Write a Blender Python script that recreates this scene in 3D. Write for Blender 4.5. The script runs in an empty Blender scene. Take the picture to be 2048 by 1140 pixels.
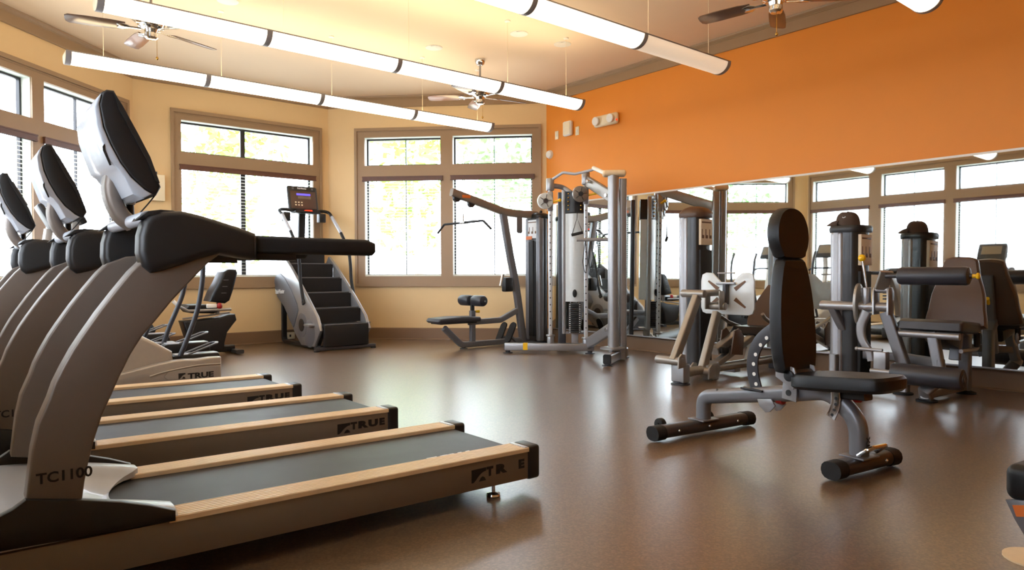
import bpy, bmesh, math, random
from mathutils import Vector, Matrix
random.seed(7)
C = bpy.context.scene.collection
PI = math.pi
R2 = math.sqrt(0.5)

# ---------------------------------------------------------------- camera calibration
# room axes: X runs with the ceiling lights towards the orange wall, Y runs along the orange wall
TH, PITCH, ROLL, FPX = 50.668, 1.0104, 0.180, 1372.9
CAM = Vector((0, 0, 1.0))
_t, _p, _r = math.radians(TH), math.radians(PITCH), math.radians(ROLL)
_M = Matrix(((math.cos(_r), -math.sin(_r), 0), (math.sin(_r), math.cos(_r), 0), (0, 0, 1))) @ \
     Matrix(((1, 0, 0), (0, math.cos(_p), math.sin(_p)), (0, -math.sin(_p), math.cos(_p))))
def lev(l):
    return Vector((l[0]*math.sin(_t)+l[2]*math.cos(_t), -l[0]*math.cos(_t)+l[2]*math.sin(_t), l[1]))
def ray(x, y):
    return lev(_M.transposed() @ Vector(((x-1024)/FPX, -(y-570)/FPX, 1)))
def on_plane(x, y, n, d):
    r = ray(x, y)
    return CAM + r*((d-n.dot(CAM))/n.dot(r))
def on_z(x, y, z):
    return on_plane(x, y, Vector((0, 0, 1)), z)

class Fr:
    """a machine's own upright frame: s along angle, t to its left, z up; measures photo points on its planes"""
    def __init__(f, ox, oy, deg=0.0):
        a = math.radians(deg)
        f.o = Vector((ox, oy, 0)); f.a = a
        f.s = Vector((math.cos(a), math.sin(a), 0)); f.t = Vector((-math.sin(a), math.cos(a), 0))
    def loc(f, w):
        q = w-f.o
        return Vector((q.dot(f.s), q.dot(f.t), w.z))
    def P(f, t, *pts):
        L = [f.loc(on_plane(x, y, f.t, f.t.dot(f.o)+t)) for x, y in pts]
        return L
    def S(f, s, *pts):
        return [f.loc(on_plane(x, y, f.s, f.s.dot(f.o)+s)) for x, y in pts]
    def Z(f, z, *pts):
        return [f.loc(on_z(x, y, z)) for x, y in pts]
    def sz(f, t, *pts):
        return [(v.x, v.z) for v in f.P(t, *pts)]
    def tz(f, s, *pts):
        return [(v.y, v.z) for v in f.S(s, *pts)]

# ---------------------------------------------------------------- materials
def lin(c):
    return tuple(((v/255)/12.92 if v/255 <= 0.04045 else ((v/255+0.055)/1.055)**2.4) for v in c)
MATS = {}
def mat(name, rgb, rough=0.5, metal=0.0, var=0.06, scale=30, bump=0.0, bscale=200, coat=0.0, spec=0.5, emit=None, estr=0.0, alpha_mix=None):
    m = bpy.data.materials.new(name); m.use_nodes = True
    nt = m.node_tree; b = nt.nodes['Principled BSDF']
    c = lin(rgb)
    tc = nt.nodes.new('ShaderNodeTexCoord'); nz = nt.nodes.new('ShaderNodeTexNoise')
    nz.inputs['Scale'].default_value = scale; nz.inputs['Detail'].default_value = 3
    nt.links.new(tc.outputs['Object'], nz.inputs['Vector'])
    mx = nt.nodes.new('ShaderNodeMix'); mx.data_type = 'RGBA'
    mx.inputs['A'].default_value = (*[v*(1-var) for v in c], 1); mx.inputs['B'].default_value = (*[min(1, v*(1+var)) for v in c], 1)
    nt.links.new(nz.outputs['Fac'], mx.inputs['Factor']); nt.links.new(mx.outputs['Result'], b.inputs['Base Color'])
    mr = nt.nodes.new('ShaderNodeMapRange'); mr.inputs['To Min'].default_value = max(0.02, rough-0.05); mr.inputs['To Max'].default_value = min(1, rough+0.05)
    nt.links.new(nz.outputs['Fac'], mr.inputs['Value']); nt.links.new(mr.outputs['Result'], b.inputs['Roughness'])
    b.inputs['Metallic'].default_value = metal; b.inputs['Specular IOR Level'].default_value = spec
    b.inputs['Coat Weight'].default_value = coat
    if bump:
        n2 = nt.nodes.new('ShaderNodeTexNoise'); n2.inputs['Scale'].default_value = bscale; n2.inputs['Detail'].default_value = 2
        nt.links.new(tc.outputs['Object'], n2.inputs['Vector'])
        bp = nt.nodes.new('ShaderNodeBump'); bp.inputs['Strength'].default_value = bump; bp.inputs['Distance'].default_value = 0.002
        nt.links.new(n2.outputs['Fac'], bp.inputs['Height']); nt.links.new(bp.outputs['Normal'], b.inputs['Normal'])
    if emit:
        b.inputs['Emission Color'].default_value = (*lin(emit), 1); b.inputs['Emission Strength'].default_value = estr
    MATS[name] = m
    return m
mat('orange_paint', (232, 142, 36), 0.55, bump=0.12, bscale=120, var=0.03, scale=3)
mat('beige_paint', (234, 203, 152), 0.6, bump=0.12, bscale=120, var=0.03, scale=3)
mat('ceiling_paint', (242, 219, 190), 0.7, bump=0.1, bscale=90, var=0.02, scale=3)
mat('taupe_trim', (160, 132, 100), 0.42, var=0.03, scale=6)
mat('base_trim', (132, 104, 78), 0.45, var=0.03, scale=6)
mat('reveal_white', (222, 228, 218), 0.6)
mat('sash_black', (34, 32, 34), 0.4)
mat('walnut', (96, 58, 42), 0.4, var=0.25, scale=12)
mat('slat_white', (232, 232, 224), 0.5)
mat('cord', (200, 198, 190), 0.7)
mat('taupe_metal', (130, 120, 110), 0.4, metal=0.35, var=0.04)
mat('upright_grey', (118, 108, 100), 0.42, metal=0.3, var=0.05)
mat('silver_plastic', (178, 184, 194), 0.35, coat=0.2)
mat('champagne', (178, 170, 160), 0.38, metal=0.4)
mat('machine_silver', (154, 153, 154), 0.34, metal=0.65)
mat('machine_bronze', (152, 146, 138), 0.36, metal=0.6)
mat('machine_grey', (118, 118, 122), 0.38, metal=0.5)
mat('steel_dark', (70, 70, 74), 0.35, metal=0.5)
mat('chrome', (215, 215, 215), 0.12, metal=1.0)
mat('black_plastic', (22, 22, 24), 0.42, bump=0.1, bscale=300)
mat('charcoal_plastic', (27, 27, 28), 0.42, bump=0.1, bscale=300)
mat('grey_plastic', (92, 92, 96), 0.45)
mat('black_rubber', (16, 16, 17), 0.7, bump=0.15, bscale=250)
mat('black_vinyl', (14, 14, 16), 0.42, bump=0.25, bscale=350, spec=0.35)
mat('brown_vinyl', (84, 60, 44), 0.42, bump=0.25, bscale=350)
mat('dark_shroud', (34, 32, 32), 0.35, coat=0.1)
mat('blue_grey_vinyl', (44, 45, 52), 0.4, bump=0.2, bscale=350)
mat('belt', (44, 43, 44), 0.5, bump=0.2, bscale=400, var=0.2, scale=8, spec=0.3)
mat('tan_rail', (232, 206, 166), 0.42, var=0.1, scale=20)
mat('yellow', (240, 190, 18), 0.35)
mat('orange_label', (216, 112, 40), 0.5)
mat('red', (150, 22, 22), 0.35)
mat('white_plastic', (236, 234, 226), 0.4)
mat('ivory_plastic', (238, 224, 192), 0.45)
mat('frosted_plate', (206, 212, 212), 0.3, coat=0.3)
mat('placard', (214, 196, 168), 0.5)
mat('placard_white', (226, 228, 230), 0.5)
mat('ink', (24, 22, 22), 0.5)
mat('ink_brown', (104, 70, 40), 0.5)
mat('white_ink', (236, 236, 236), 0.5)
mat('cap_brown', (74, 58, 48), 0.9, bump=0.3, bscale=500)
mat('fan_blade', (92, 66, 52), 0.3, var=0.2, scale=10, coat=0.3)
mat('brass', (200, 160, 80), 0.25, metal=1)
mat('screen_blue', (40, 40, 160), 0.3, emit=(120, 100, 255), estr=1.2)
mat('screen_grey', (120, 108, 90), 0.3)
mat('red_light', (200, 40, 20), 0.3, emit=(255, 60, 20), estr=1.5)
mat('leaf', (160, 200, 96), 0.6, var=0.35, scale=2)
mat('leaf_dark', (140, 190, 120), 0.6, var=0.35, scale=2)
mat('bark', (168, 156, 136), 0.9)
mat('lawn', (168, 164, 156), 0.9, var=0.2, scale=4)
mat('diffuser', (250, 246, 236), 0.4, emit=(255, 240, 216), estr=2.6)
mat('diffuser_off', (246, 232, 214), 0.35, coat=0.2)
mat('uplight', (255, 250, 230), 0.4, emit=(255, 232, 188), estr=9.5)
mat('downlight_lens', (255, 250, 235), 0.4, emit=(255, 236, 190), estr=3.0)

def floor_mat():
    m = bpy.data.materials.new('rubber_floor'); m.use_nodes = True
    nt = m.node_tree; b = nt.nodes['Principled BSDF']; N = nt.nodes.new; L = nt.links.new
    tc = N('ShaderNodeTexCoord')
    v = N('ShaderNodeTexVoronoi'); v.inputs['Scale'].default_value = 120
    n = N('ShaderNodeTexNoise'); n.inputs['Scale'].default_value = 90; n.inputs['Detail'].default_value = 4
    big = N('ShaderNodeTexNoise'); big.inputs['Scale'].default_value = 1.3; big.inputs['Detail'].default_value = 3
    for k in (v, n, big): L(tc.outputs['Object'], k.inputs['Vector'])
    r = N('ShaderNodeValToRGB'); e = r.color_ramp.elements
    e[0].position = 0.0; e[0].color = (*lin((66, 51, 37)), 1); e[1].position = 1.0; e[1].color = (*lin((138, 110, 82)), 1)
    k = e.new(0.45); k.color = (*lin((96, 75, 54)), 1)
    sp = N('ShaderNodeSeparateColor'); L(v.outputs['Color'], sp.inputs['Color'])
    ad = N('ShaderNodeMath'); ad.operation = 'MULTIPLY_ADD'; ad.inputs[1].default_value = 0.55
    L(sp.outputs['Red'], ad.inputs[0])
    sc = N('ShaderNodeMath'); sc.operation = 'MULTIPLY'; sc.inputs[1].default_value = 0.42; L(n.outputs['Fac'], sc.inputs[0]); L(sc.outputs[0], ad.inputs[2])
    L(ad.outputs[0], r.inputs['Fac'])
    hs = N('ShaderNodeHueSaturation'); L(r.outputs['Color'], hs.inputs['Color'])
    mv = N('ShaderNodeMapRange'); mv.inputs['To Min'].default_value = 0.86; mv.inputs['To Max'].default_value = 1.12; L(big.outputs['Fac'], mv.inputs['Value']); L(mv.outputs['Result'], hs.inputs['Value'])
    # rolls laid along X: each strip a touch lighter or darker, with a hairline seam
    sy = N('ShaderNodeSeparateXYZ'); L(tc.outputs['Object'], sy.inputs[0])
    dv = N('ShaderNodeMath'); dv.operation = 'MULTIPLY_ADD'; dv.inputs[1].default_value = 1/1.22; dv.inputs[2].default_value = 7.992; L(sy.outputs['Y'], dv.inputs[0])
    fr = N('ShaderNodeMath'); fr.operation = 'FRACT'; L(dv.outputs[0], fr.inputs[0])
    flo = N('ShaderNodeMath'); flo.operation = 'FLOOR'; L(dv.outputs[0], flo.inputs[0])
    wn = N('ShaderNodeTexWhiteNoise'); wn.noise_dimensions = '1D'; L(flo.outputs[0], wn.inputs['W'])
    st = N('ShaderNodeMapRange'); st.inputs['To Min'].default_value = 0.93; st.inputs['To Max'].default_value = 1.06; L(wn.outputs['Value'], st.inputs['Value'])
    gt = N('ShaderNodeMath'); gt.operation = 'GREATER_THAN'; gt.inputs[1].default_value = 0.004; L(fr.outputs[0], gt.inputs[0])
    gm = N('ShaderNodeMapRange'); gm.inputs['To Min'].default_value = 0.7; gm.inputs['To Max'].default_value = 1.0; L(gt.outputs[0], gm.inputs['Value'])
    pm = N('ShaderNodeMath'); pm.operation = 'MULTIPLY'; L(st.outputs['Result'], pm.inputs[0]); L(gm.outputs['Result'], pm.inputs[1])
    hv = N('ShaderNodeHueSaturation'); L(hs.outputs['Color'], hv.inputs['Color']); L(pm.outputs[0], hv.inputs['Value'])
    L(hv.outputs['Color'], b.inputs['Base Color'])
    mr = N('ShaderNodeMapRange'); mr.inputs['To Min'].default_value = 0.31; mr.inputs['To Max'].default_value = 0.36; L(big.outputs['Fac'], mr.inputs['Value']); L(mr.outputs['Result'], b.inputs['Roughness'])
    bp = N('ShaderNodeBump'); bp.inputs['Strength'].default_value = 0.10; bp.inputs['Distance'].default_value = 0.002
    L(n.outputs['Fac'], bp.inputs['Height']); L(bp.outputs['Normal'], b.inputs['Normal'])
    b.inputs['Specular IOR Level'].default_value = 1.0
    b.inputs['Coat Weight'].default_value = 0.5; b.inputs['Coat Roughness'].default_value = 0.28
    MATS['floor'] = m
floor_mat()
def glass_mat():
    m = bpy.data.materials.new('window_glass'); m.use_nodes = True
    nt = m.node_tree; nt.nodes.clear(); N = nt.nodes.new; L = nt.links.new
    o = N('ShaderNodeOutputMaterial'); t = N('ShaderNodeBsdfTransparent'); g = N('ShaderNodeBsdfGlossy'); mx = N('ShaderNodeMixShader'); f = N('ShaderNodeMath'); lw = N('ShaderNodeLayerWeight'); lw.inputs['Blend'].default_value = 0.5
    pw = N('ShaderNodeMath'); pw.operation = 'POWER'; pw.inputs[1].default_value = 5; L(lw.outputs['Facing'], pw.inputs[0])
    f.operation = 'MULTIPLY_ADD'; f.inputs[1].default_value = 0.45; f.inputs[2].default_value = 0.03; L(pw.outputs[0], f.inputs[0]); g.inputs['Roughness'].default_value = 0.02
    nz = N('ShaderNodeTexNoise'); nz.inputs['Scale'].default_value = 0.8
    cr = N('ShaderNodeMapRange'); cr.inputs['To Min'].default_value = 0.93; cr.inputs['To Max'].default_value = 0.97; L(nz.outputs['Fac'], cr.inputs['Value'])
    L(cr.outputs['Result'], t.inputs['Color'])
    L(f.outputs[0], mx.inputs['Fac']); L(t.outputs[0], mx.inputs[1]); L(g.outputs[0], mx.inputs[2]); L(mx.outputs[0], o.inputs['Surface'])
    MATS['glass'] = m
    m = bpy.data.materials.new('mirror_glass'); m.use_nodes = True
    b = m.node_tree.nodes['Principled BSDF']; b.inputs['Metallic'].default_value = 1; b.inputs['Roughness'].default_value = 0.015
    nz = m.node_tree.nodes.new('ShaderNodeTexNoise'); nz.inputs['Scale'].default_value = 1.0
    cr = m.node_tree.nodes.new('ShaderNodeMix'); cr.data_type = 'RGBA'
    cr.inputs['A'].default_value = (0.80, 0.85, 0.83, 1); cr.inputs['B'].default_value = (0.84, 0.88, 0.86, 1)
    m.node_tree.links.new(nz.outputs['Fac'], cr.inputs['Factor']); m.node_tree.links.new(cr.outputs['Result'], b.inputs['Base Color'])
    MATS['mirror'] = m
glass_mat()

# ---------------------------------------------------------------- mesh building
def V(*a): return Vector(a)
def fil(path, r, n=6):
    """round the corners of a polyline"""
    path = [Vector(p) for p in path]; out = [path[0]]
    for a, b, c in zip(path, path[1:], path[2:]):
        u, v = (a-b), (c-b); lu, lv = u.length, v.length
        u.normalize(); v.normalize()
        ang = u.angle(v)
        if ang > PI-0.02: out.append(b); continue
        d = min(r/math.tan(ang/2), 0.48*lu, 0.48*lv)
        p0, p1 = b+u*d, b+v*d
        for i in range(n+1):
            k = i/n
            out.append(p0*(1-k)**2+b*2*k*(1-k)+p1*k*k)
    out.append(path[-1])
    return out
def spl(pts, n=6, closed=False):
    """Catmull-Rom through points (any dimension)"""
    pts = [Vector(p) for p in pts]; m = len(pts); out = []
    rng = range(m) if closed else range(m-1)
    for i in rng:
        p1, p2 = pts[i], pts[(i+1) % m]
        p0 = pts[(i-1) % m] if closed or i > 0 else p1*2-p2
        p3 = pts[(i+2) % m] if closed or i < m-2 else p2*2-p1
        for k in range(n):
            t = k/n
            out.append(0.5*((2*p1)+(p2-p0)*t+(2*p0-5*p1+4*p2-p3)*t*t+(3*p1-p0-3*p2+p3)*t**3))
    if not closed: out.append(pts[-1])
    return out
def circ(r, n=14, ry=None):
    ry = r if ry is None else ry
    return [(r*math.cos(2*PI*i/n), ry*math.sin(2*PI*i/n)) for i in range(n)]
def rrect(w, h, c=0.01, n=3):
    w, h = w/2, h/2; c = min(c, w*.99, h*.99); out = []
    for cx, cy, a0 in ((w-c, h-c, 0), (-w+c, h-c, PI/2), (-w+c, -h+c, PI), (w-c, -h+c, 1.5*PI)):
        for i in range(n+1):
            a = a0+i/n*PI/2
            out.append((cx+c*math.cos(a), cy+c*math.sin(a)))
    return out
class MB:
    def __init__(s): s.v = []; s.f = []
    def add(s, vs, fs):
        k = len(s.v); s.v += [Vector(v) for v in vs]; s.f += [tuple(i+k for i in f) for f in fs]; return s
    def addbm(s, bm):
        bm.verts.ensure_lookup_table()
        for i, v in enumerate(bm.verts): v.index = i
        s.add([v.co.copy() for v in bm.verts], [[v.index for v in f.verts] for f in bm.faces]); bm.free(); return s
    def box(s, lo, hi, bevel=0.0, seg=2, rot=None, piv=None):
        bm = bmesh.new(); bmesh.ops.create_cube(bm, size=1)
        lo, hi = Vector(lo), Vector(hi); c = (lo+hi)/2; d = hi-lo
        for v in bm.verts: v.co = Vector((v.co.x*d.x, v.co.y*d.y, v.co.z*d.z))
        if bevel: bmesh.ops.bevel(bm, geom=bm.edges[:], offset=min(bevel, min(d)*0.49), segments=seg, profile=0.5, affect='EDGES')
        for v in bm.verts:
            v.co = v.co+c
            if rot is not None: v.co = rot @ (v.co-(piv or c))+(piv or c)
        return s.addbm(bm)
    def sweep(s, path, sect, hint=None, cap=True, closed=False, scale=None):
        path = [Vector(p) for p in path]; n = len(path); m = len(sect); rings = []
        side = None
        for i, p in enumerate(path):
            if closed: T = path[(i+1) % n]-path[i-1]
            else: T = path[min(i+1, n-1)]-path[max(i-1, 0)]
            if T.length < 1e-9: T = Vector((0, 0, 1))
            T.normalize()
            if hint is not None: h = Vector(hint)
            elif side is not None: h = side
            else: h = Vector((0, 0, 1)) if abs(T.z) < 0.9 else Vector((1, 0, 0))
            sd = h-T*h.dot(T)
            if sd.length < 1e-6: sd = T.orthogonal()
            sd.normalize(); side = sd; ot = T.cross(sd); k = 1 if scale is None else scale[i]
            rings.append([p+sd*a*k+ot*b*k for a, b in sect])
        vs = [v for r in rings for v in r]; fs = []
        for i in range(n if closed else n-1):
            j = (i+1) % n
            for q in range(m):
                w = (q+1) % m
                fs.append((i*m+q, i*m+w, j*m+w, j*m+q))
        if cap and not closed:
            fs.append(tuple(range(m-1, -1, -1))); fs.append(tuple((n-1)*m+q for q in range(m)))
        return s.add(vs, fs)
    def tube(s, path, r, n=12, **k): return s.sweep(path, circ(r, n), **k)
    def bar(s, path, w, h, hint, c=0.008, **k): return s.sweep(path, rrect(w, h, c), hint=hint, **k)
    def cyl(s, a, b, r, n=20, bevel=0.0, r2=None):
        a, b = Vector(a), Vector(b)
        if not bevel:
            return s.sweep([a, b], circ(r, n), scale=[1, (r2 or r)/r])
        d = (b-a).normalized()
        return s.sweep([a, a+d*bevel*.3, a+d*bevel, b-d*bevel, b-d*bevel*.3, b], circ(1, n), scale=[r-bevel, r-bevel*.3, r, r, r-bevel*.3, r-bevel])
    def lathe(s, prof, c=(0, 0, 0), ax=(0, 0, 1), n=24):
        c, ax = Vector(c), Vector(ax).normalized()
        return s.sweep([c+ax*h for r, h in prof], circ(1, n), hint=ax.orthogonal(), scale=[max(r, 1e-4) for r, h in prof])
    def sphere(s, c, r, sx=1, sy=1, sz=1, n=16):
        bm = bmesh.new(); bmesh.ops.create_uvsphere(bm, u_segments=n, v_segments=max(6, n//2+2), radius=r)
        for v in bm.verts: v.co = Vector((v.co.x*sx, v.co.y*sy, v.co.z*sz))+Vector(c)
        return s.addbm(bm)
    def prism(s, poly, ax, lo, hi, bevel=0.0, seg=2):
        """outline extruded along t (poly s,z), along s (poly t,z) or along z (poly s,t)"""
        mk = {'t': lambda a, b, c: Vector((a, c, b)), 's': lambda a, b, c: Vector((c, a, b)), 'z': lambda a, b, c: Vector((a, b, c))}[ax]
        bm = bmesh.new()
        pts = []
        for p in poly:
            if not pts or (Vector((p[0], p[1]))-Vector((pts[-1][0], pts[-1][1]))).length > 1e-4: pts.append((p[0], p[1]))
        lo_v = [bm.verts.new(mk(a, b, lo)) for a, b in pts]; hi_v = [bm.verts.new(mk(a, b, hi)) for a, b in pts]
        n = len(pts)
        f0 = bm.faces.new(lo_v); f1 = bm.faces.new(hi_v[::-1])
        for i in range(n):
            j = (i+1) % n
            bm.faces.new((lo_v[j], lo_v[i], hi_v[i], hi_v[j]))
        bmesh.ops.recalc_face_normals(bm, faces=bm.faces[:])
        if bevel:
            es = list(f0.edges)+list(f1.edges)
            bmesh.ops.bevel(bm, geom=es, offset=bevel, segments=seg, profile=0.5, affect='EDGES', clamp_overlap=True)
        return s.addbm(bm)
    def build(s, name, m, parent=None, smooth=35, label=None, stuff=False):
        me = bpy.data.meshes.new(name); me.from_pydata([v[:] for v in s.v], [], s.f); me.update()
        bm = bmesh.new(); bm.from_mesh(me); bmesh.ops.recalc_face_normals(bm, faces=bm.faces[:]); bm.to_mesh(me); bm.free()
        if smooth:
            me.polygons.foreach_set('use_smooth', [True]*len(me.polygons)); me.set_sharp_from_angle(angle=math.radians(smooth))
        o = bpy.data.objects.new(name, me); C.objects.link(o)
        me.materials.append(MATS[m] if isinstance(m, str) else m)
        if parent is not None: o.parent = parent
        if label: o['label'] = label
        if stuff: o['kind'] = 'stuff'
        return o
def tag(o, label, cat, group=None):
    o['label'] = label; o['category'] = cat
    if group: o['group'] = group
    return o
def thing(name, label, cat, fr=None, group=None):
    o = bpy.data.objects.new(name, None); C.objects.link(o); o.empty_display_size = 0.1
    if fr is not None: o.location = fr.o; o.rotation_euler = (0, 0, fr.a)
    return tag(o, label, cat, group)
def structure(o): o['kind'] = 'structure'; return o
KIDS = {}
def copy_tree(o, parent=None):
    c = o.copy(); C.objects.link(c)
    if parent is not None: c.parent = parent
    for ch in list(o.children): copy_tree(ch, c)
    return c
def text(body, name, m, parent, o, xd, yd, size, sx=1.0, bold=0.0, depth=0.001, label=None):
    cu = bpy.data.curves.new(name, 'FONT'); cu.body = body; cu.size = size; cu.extrude = depth; cu.offset = bold; cu.resolution_u = 3
    ob = bpy.data.objects.new(name, cu); C.objects.link(ob)
    dg = bpy.context.evaluated_depsgraph_get()
    me = bpy.data.meshes.new_from_object(ob.evaluated_get(dg)); bpy.data.objects.remove(ob)
    xd, yd = Vector(xd).normalized(), Vector(yd).normalized(); zd = xd.cross(yd)
    mt = Matrix(((xd.x*sx, yd.x, zd.x, o[0]), (xd.y*sx, yd.y, zd.y, o[1]), (xd.z*sx, yd.z, zd.z, o[2]), (0, 0, 0, 1)))
    me.transform(mt); me.materials.clear(); me.materials.append(MATS[m])
    r = bpy.data.objects.new(name, me); C.objects.link(r)
    if parent is not None: r.parent = parent
    if label: r['label'] = label
    return r

def translucent(name, rgb):
    m = bpy.data.materials.new(name); m.use_nodes = True; nt = m.node_tree; nt.nodes.clear(); N = nt.nodes.new; L = nt.links.new
    o = N('ShaderNodeOutputMaterial'); d = N('ShaderNodeBsdfDiffuse'); t = N('ShaderNodeBsdfTranslucent'); mx = N('ShaderNodeMixShader'); nz = N('ShaderNodeTexNoise'); nz.inputs['Scale'].default_value = 6
    cm = N('ShaderNodeMix'); cm.data_type = 'RGBA'; c = lin(rgb); cm.inputs['A'].default_value = (*c, 1); cm.inputs['B'].default_value = (*[v*.94 for v in c], 1)
    L(nz.outputs['Fac'], cm.inputs['Factor']); L(cm.outputs['Result'], d.inputs['Color']); L(cm.outputs['Result'], t.inputs['Color'])
    mx.inputs['Fac'].default_value = 0.65; L(d.outputs[0], mx.inputs[1]); L(t.outputs[0], mx.inputs[2]); L(mx.outputs[0], o.inputs['Surface']); MATS[name] = m
translucent('diffuser_off', (252, 246, 238))

mat('column_silver', (196, 200, 204), 0.25, metal=0.35)
mat('band_grey', (146, 142, 144), 0.45)
mat('diffuser_leak_glow', (252, 246, 238), 0.4, emit=(255, 226, 194), estr=0.5)  # unlit section; weak emission stands in for light leaking from its neighbour
SKY, EXPOSURE = 15.0, 0.0
# ---------------------------------------------------------------- the room: an octagonal bay, ceiling 3.66 m
WX, LX, MY, CZ, RY = 6.83, -0.48, 9.87, 3.66, -3.2
CF = 14.354           # far wall: X + Y = CF
cA = V(WX, CF-WX, 0)            # orange / far corner
cB = V(CF-MY, MY, 0)            # far / middle corner
cC = V(MY-8.033, MY, 0)         # middle / left corner
cD = V(LX, LX+8.033, 0)         # left / side corner
cE = V(LX, RY, 0); cF = V(WX, RY, 0)
fl = MB().prism([(p.x, p.y) for p in (cF, cA, cB, cC, cD, cE)], 'z', -0.12, 0.0).build('floor', 'floor', smooth=0); structure(fl)
ce = MB().prism([(p.x, p.y) for p in (cF, cA, cB, cC, cD, cE)], 'z', CZ, CZ+0.12).build('ceiling', 'ceiling_paint', smooth=0); structure(ce)

Z0, Z1, Z2, Z3 = 0.955, 2.46, 2.622, 3.048      # sill, lower head, transom foot, transom head
FT_, FB_ = 3.18, 0.805                          # casing top and bottom
TW = 0.13                                       # wall thickness at the openings

class Wall:
    """local a runs along the wall, n points into the room"""
    def __init__(w, p, q, sgn):
        w.p = p; w.u = (q-p).normalized(); w.L = (q-p).length
        n = Vector((-w.u.y, w.u.x, 0)); w.n = n*sgn
    def W(w, a, d, z): return w.p+w.u*a+w.n*d+Vector((0, 0, z))
    def block(w, mb, a0, a1, d0, d1, z0, z1, bevel=0.0):
        t = MB().box((a0, d0, z0), (a1, d1, z1), bevel)
        mb.add([w.W(*v) for v in t.v], t.f)
def wall_with_windows(nm, w, mname, opens, tr=True):
    """opens: list of (a0,a1); lower light and transom in each"""
    m = MB()
    def b(a0, a1, z0, z1): w.block(m, a0, a1, -TW, 0, z0, z1)
    cur = -0.05
    for a0, a1 in opens:
        b(cur, a0, 0, CZ); b(a0, a1, 0, Z0); b(a0, a1, Z1, Z2); b(a0, a1, Z3, CZ); cur = a1
    b(cur, w.L+0.05, 0, CZ)
    return structure(m.build(nm, mname, smooth=0))
def window(nm, w, opens, fa0, fa1, vmull, mth, desc, blinds, mount_left=False):
    """one cased window: flat casing with raised lip, white reveals, dark sashes, panes"""
    m = MB()
    D = 0.022
    def b(a0, a1, z0, z1, d0=0.0005, d1=D): w.block(m, a0, a1, d0, d1, z0, z1)
    b(fa0, fa1, Z3, FT_); b(fa0, fa1, Z1, Z2); b(fa0, fa1, FB_, Z0)
    edges = [fa0]+[x for o in opens for x in o]+[fa1]
    for i in range(0, len(edges), 2):
        for z0, z1 in ((Z0, Z1), (Z2, Z3)): b(edges[i], edges[i+1], z0, z1)
    lw = 0.04
    b(fa0-0.006, fa1+0.006, FT_-lw, FT_+0.006, D, 0.042); b(fa0-0.006, fa1+0.006, FB_-0.006, FB_+lw, D, 0.042)
    b(fa0-0.006, fa0+lw*.8, FB_+lw, FT_-lw, D, 0.042); b(fa1-lw*.8, fa1+0.006, FB_+lw, FT_-lw, D, 0.042)
    b(fa0, fa1, FT_-0.062, FT_-0.052, D, 0.028)
    root = structure(m.build(nm, 'taupe_trim', smooth=0)); root['label'] = desc
    for a0, a1 in opens:
        for z0, z1 in ((Z0, Z1), (Z2, Z3)):
            r = MB(); e = 0.004
            w.block(r, a0, a0+e, -TW+0.02, 0.0, z0, z1); w.block(r, a1-e, a1, -TW+0.02, 0.0, z0, z1)
            w.block(r, a0+e, a1-e, -TW+0.02, 0.0, z1-e, z1); w.block(r, a0+e, a1-e, -TW+0.02, 0.0, z0, z0+e)
            r.build('reveal', 'reveal_white', root, smooth=0, label='white painted reveal')
            s = MB(); f = 0.028
            for q in ((a0, a0+f, z0, z1), (a1-f, a1, z0, z1), (a0+f, a1-f, z1-f, z1), (a0+f, a1-f, z0, z0+f)):
                w.block(s, q[0], q[1], -TW-0.01, -TW+0.03, q[2], q[3])
            for c in vmull:
                if a0 < c < a1: w.block(s, c-mth/2, c+mth/2, -TW-0.005, -TW+0.028, z0+f, z1-f)
            s.build('sash', 'sash_black', root, smooth=0, label='dark sash frame')
            g = MB(); w.block(g, a0+f*.5, a1-f*.5, -TW+0.004, -TW+0.008, z0+f*.5, z1-f*.5)
            g.build('pane', 'glass', root, smooth=0)
    for (a0, a1), lab in zip(opens, blinds):
        bl = thing('window_blind', lab, 'blind', None, 'white slatted window blinds')
        bl.location = w.W((a0+a1)/2, -0.02, Z0)
        inv = Matrix.Translation(-bl.location)
        def part(mb, n, mt, **k):
            mb.v = [inv @ v for v in mb.v]; return mb.build(n, mt, bl, **k)
        h = MB(); w.block(h, a0-0.03, a1+0.025, 0.024, 0.05, Z1-0.075, Z1-0.004); w.block(h, a0-0.034, a1+0.029, 0.024, 0.056, Z1-0.018, Z1-0.004); w.block(h, a0-0.034, a1+0.029, 0.024, 0.053, Z1-0.075, Z1-0.062)
        part(h, 'valance', 'walnut', smooth=0, label='walnut valance')
        s = MB(); z = Z0+0.03
        while z < Z1-0.08:
            t = MB().box((a0+0.008, -0.068, z), (a1-0.008, -0.033, z+0.0025))
            s.add([w.W(v.x, v.y, v.z+(v.y+0.05)*0.05) for v in t.v], t.f); z += 0.0445
        part(s, 'slats', 'slat_white', smooth=0)
        r = MB(); w.block(r, a0+0.008, a1-0.008, -0.076, -0.025, Z0+0.006, Z0+0.022, 0.003); part(r, 'bottom_rail', 'slat_white', smooth=0)
        c = MB()
        for f in (0.12, 0.5, 0.88):
            a = a0+(a1-a0)*f
            for d in (-0.077, -0.024): w.block(c, a-0.001, a+0.001, d, d+0.0015, Z0+0.02, Z1-0.05)
        part(c, 'ladder_cord', 'cord', smooth=0)
    return root

wF = Wall(cA, cB, 1); wM = Wall(cB, cC, 1); wL = Wall(cC, cD, 1); wS = Wall(cD, cE, 1); wO = Wall(cF, cA, 1); wR = Wall(cE, cF, 1)
for w_ in (wF, wM, wL, wS, wO, wR):
    if w_.n.dot(V(3.2, 4, 0)-w_.p) < 0: w_.n = -w_.n
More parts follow.
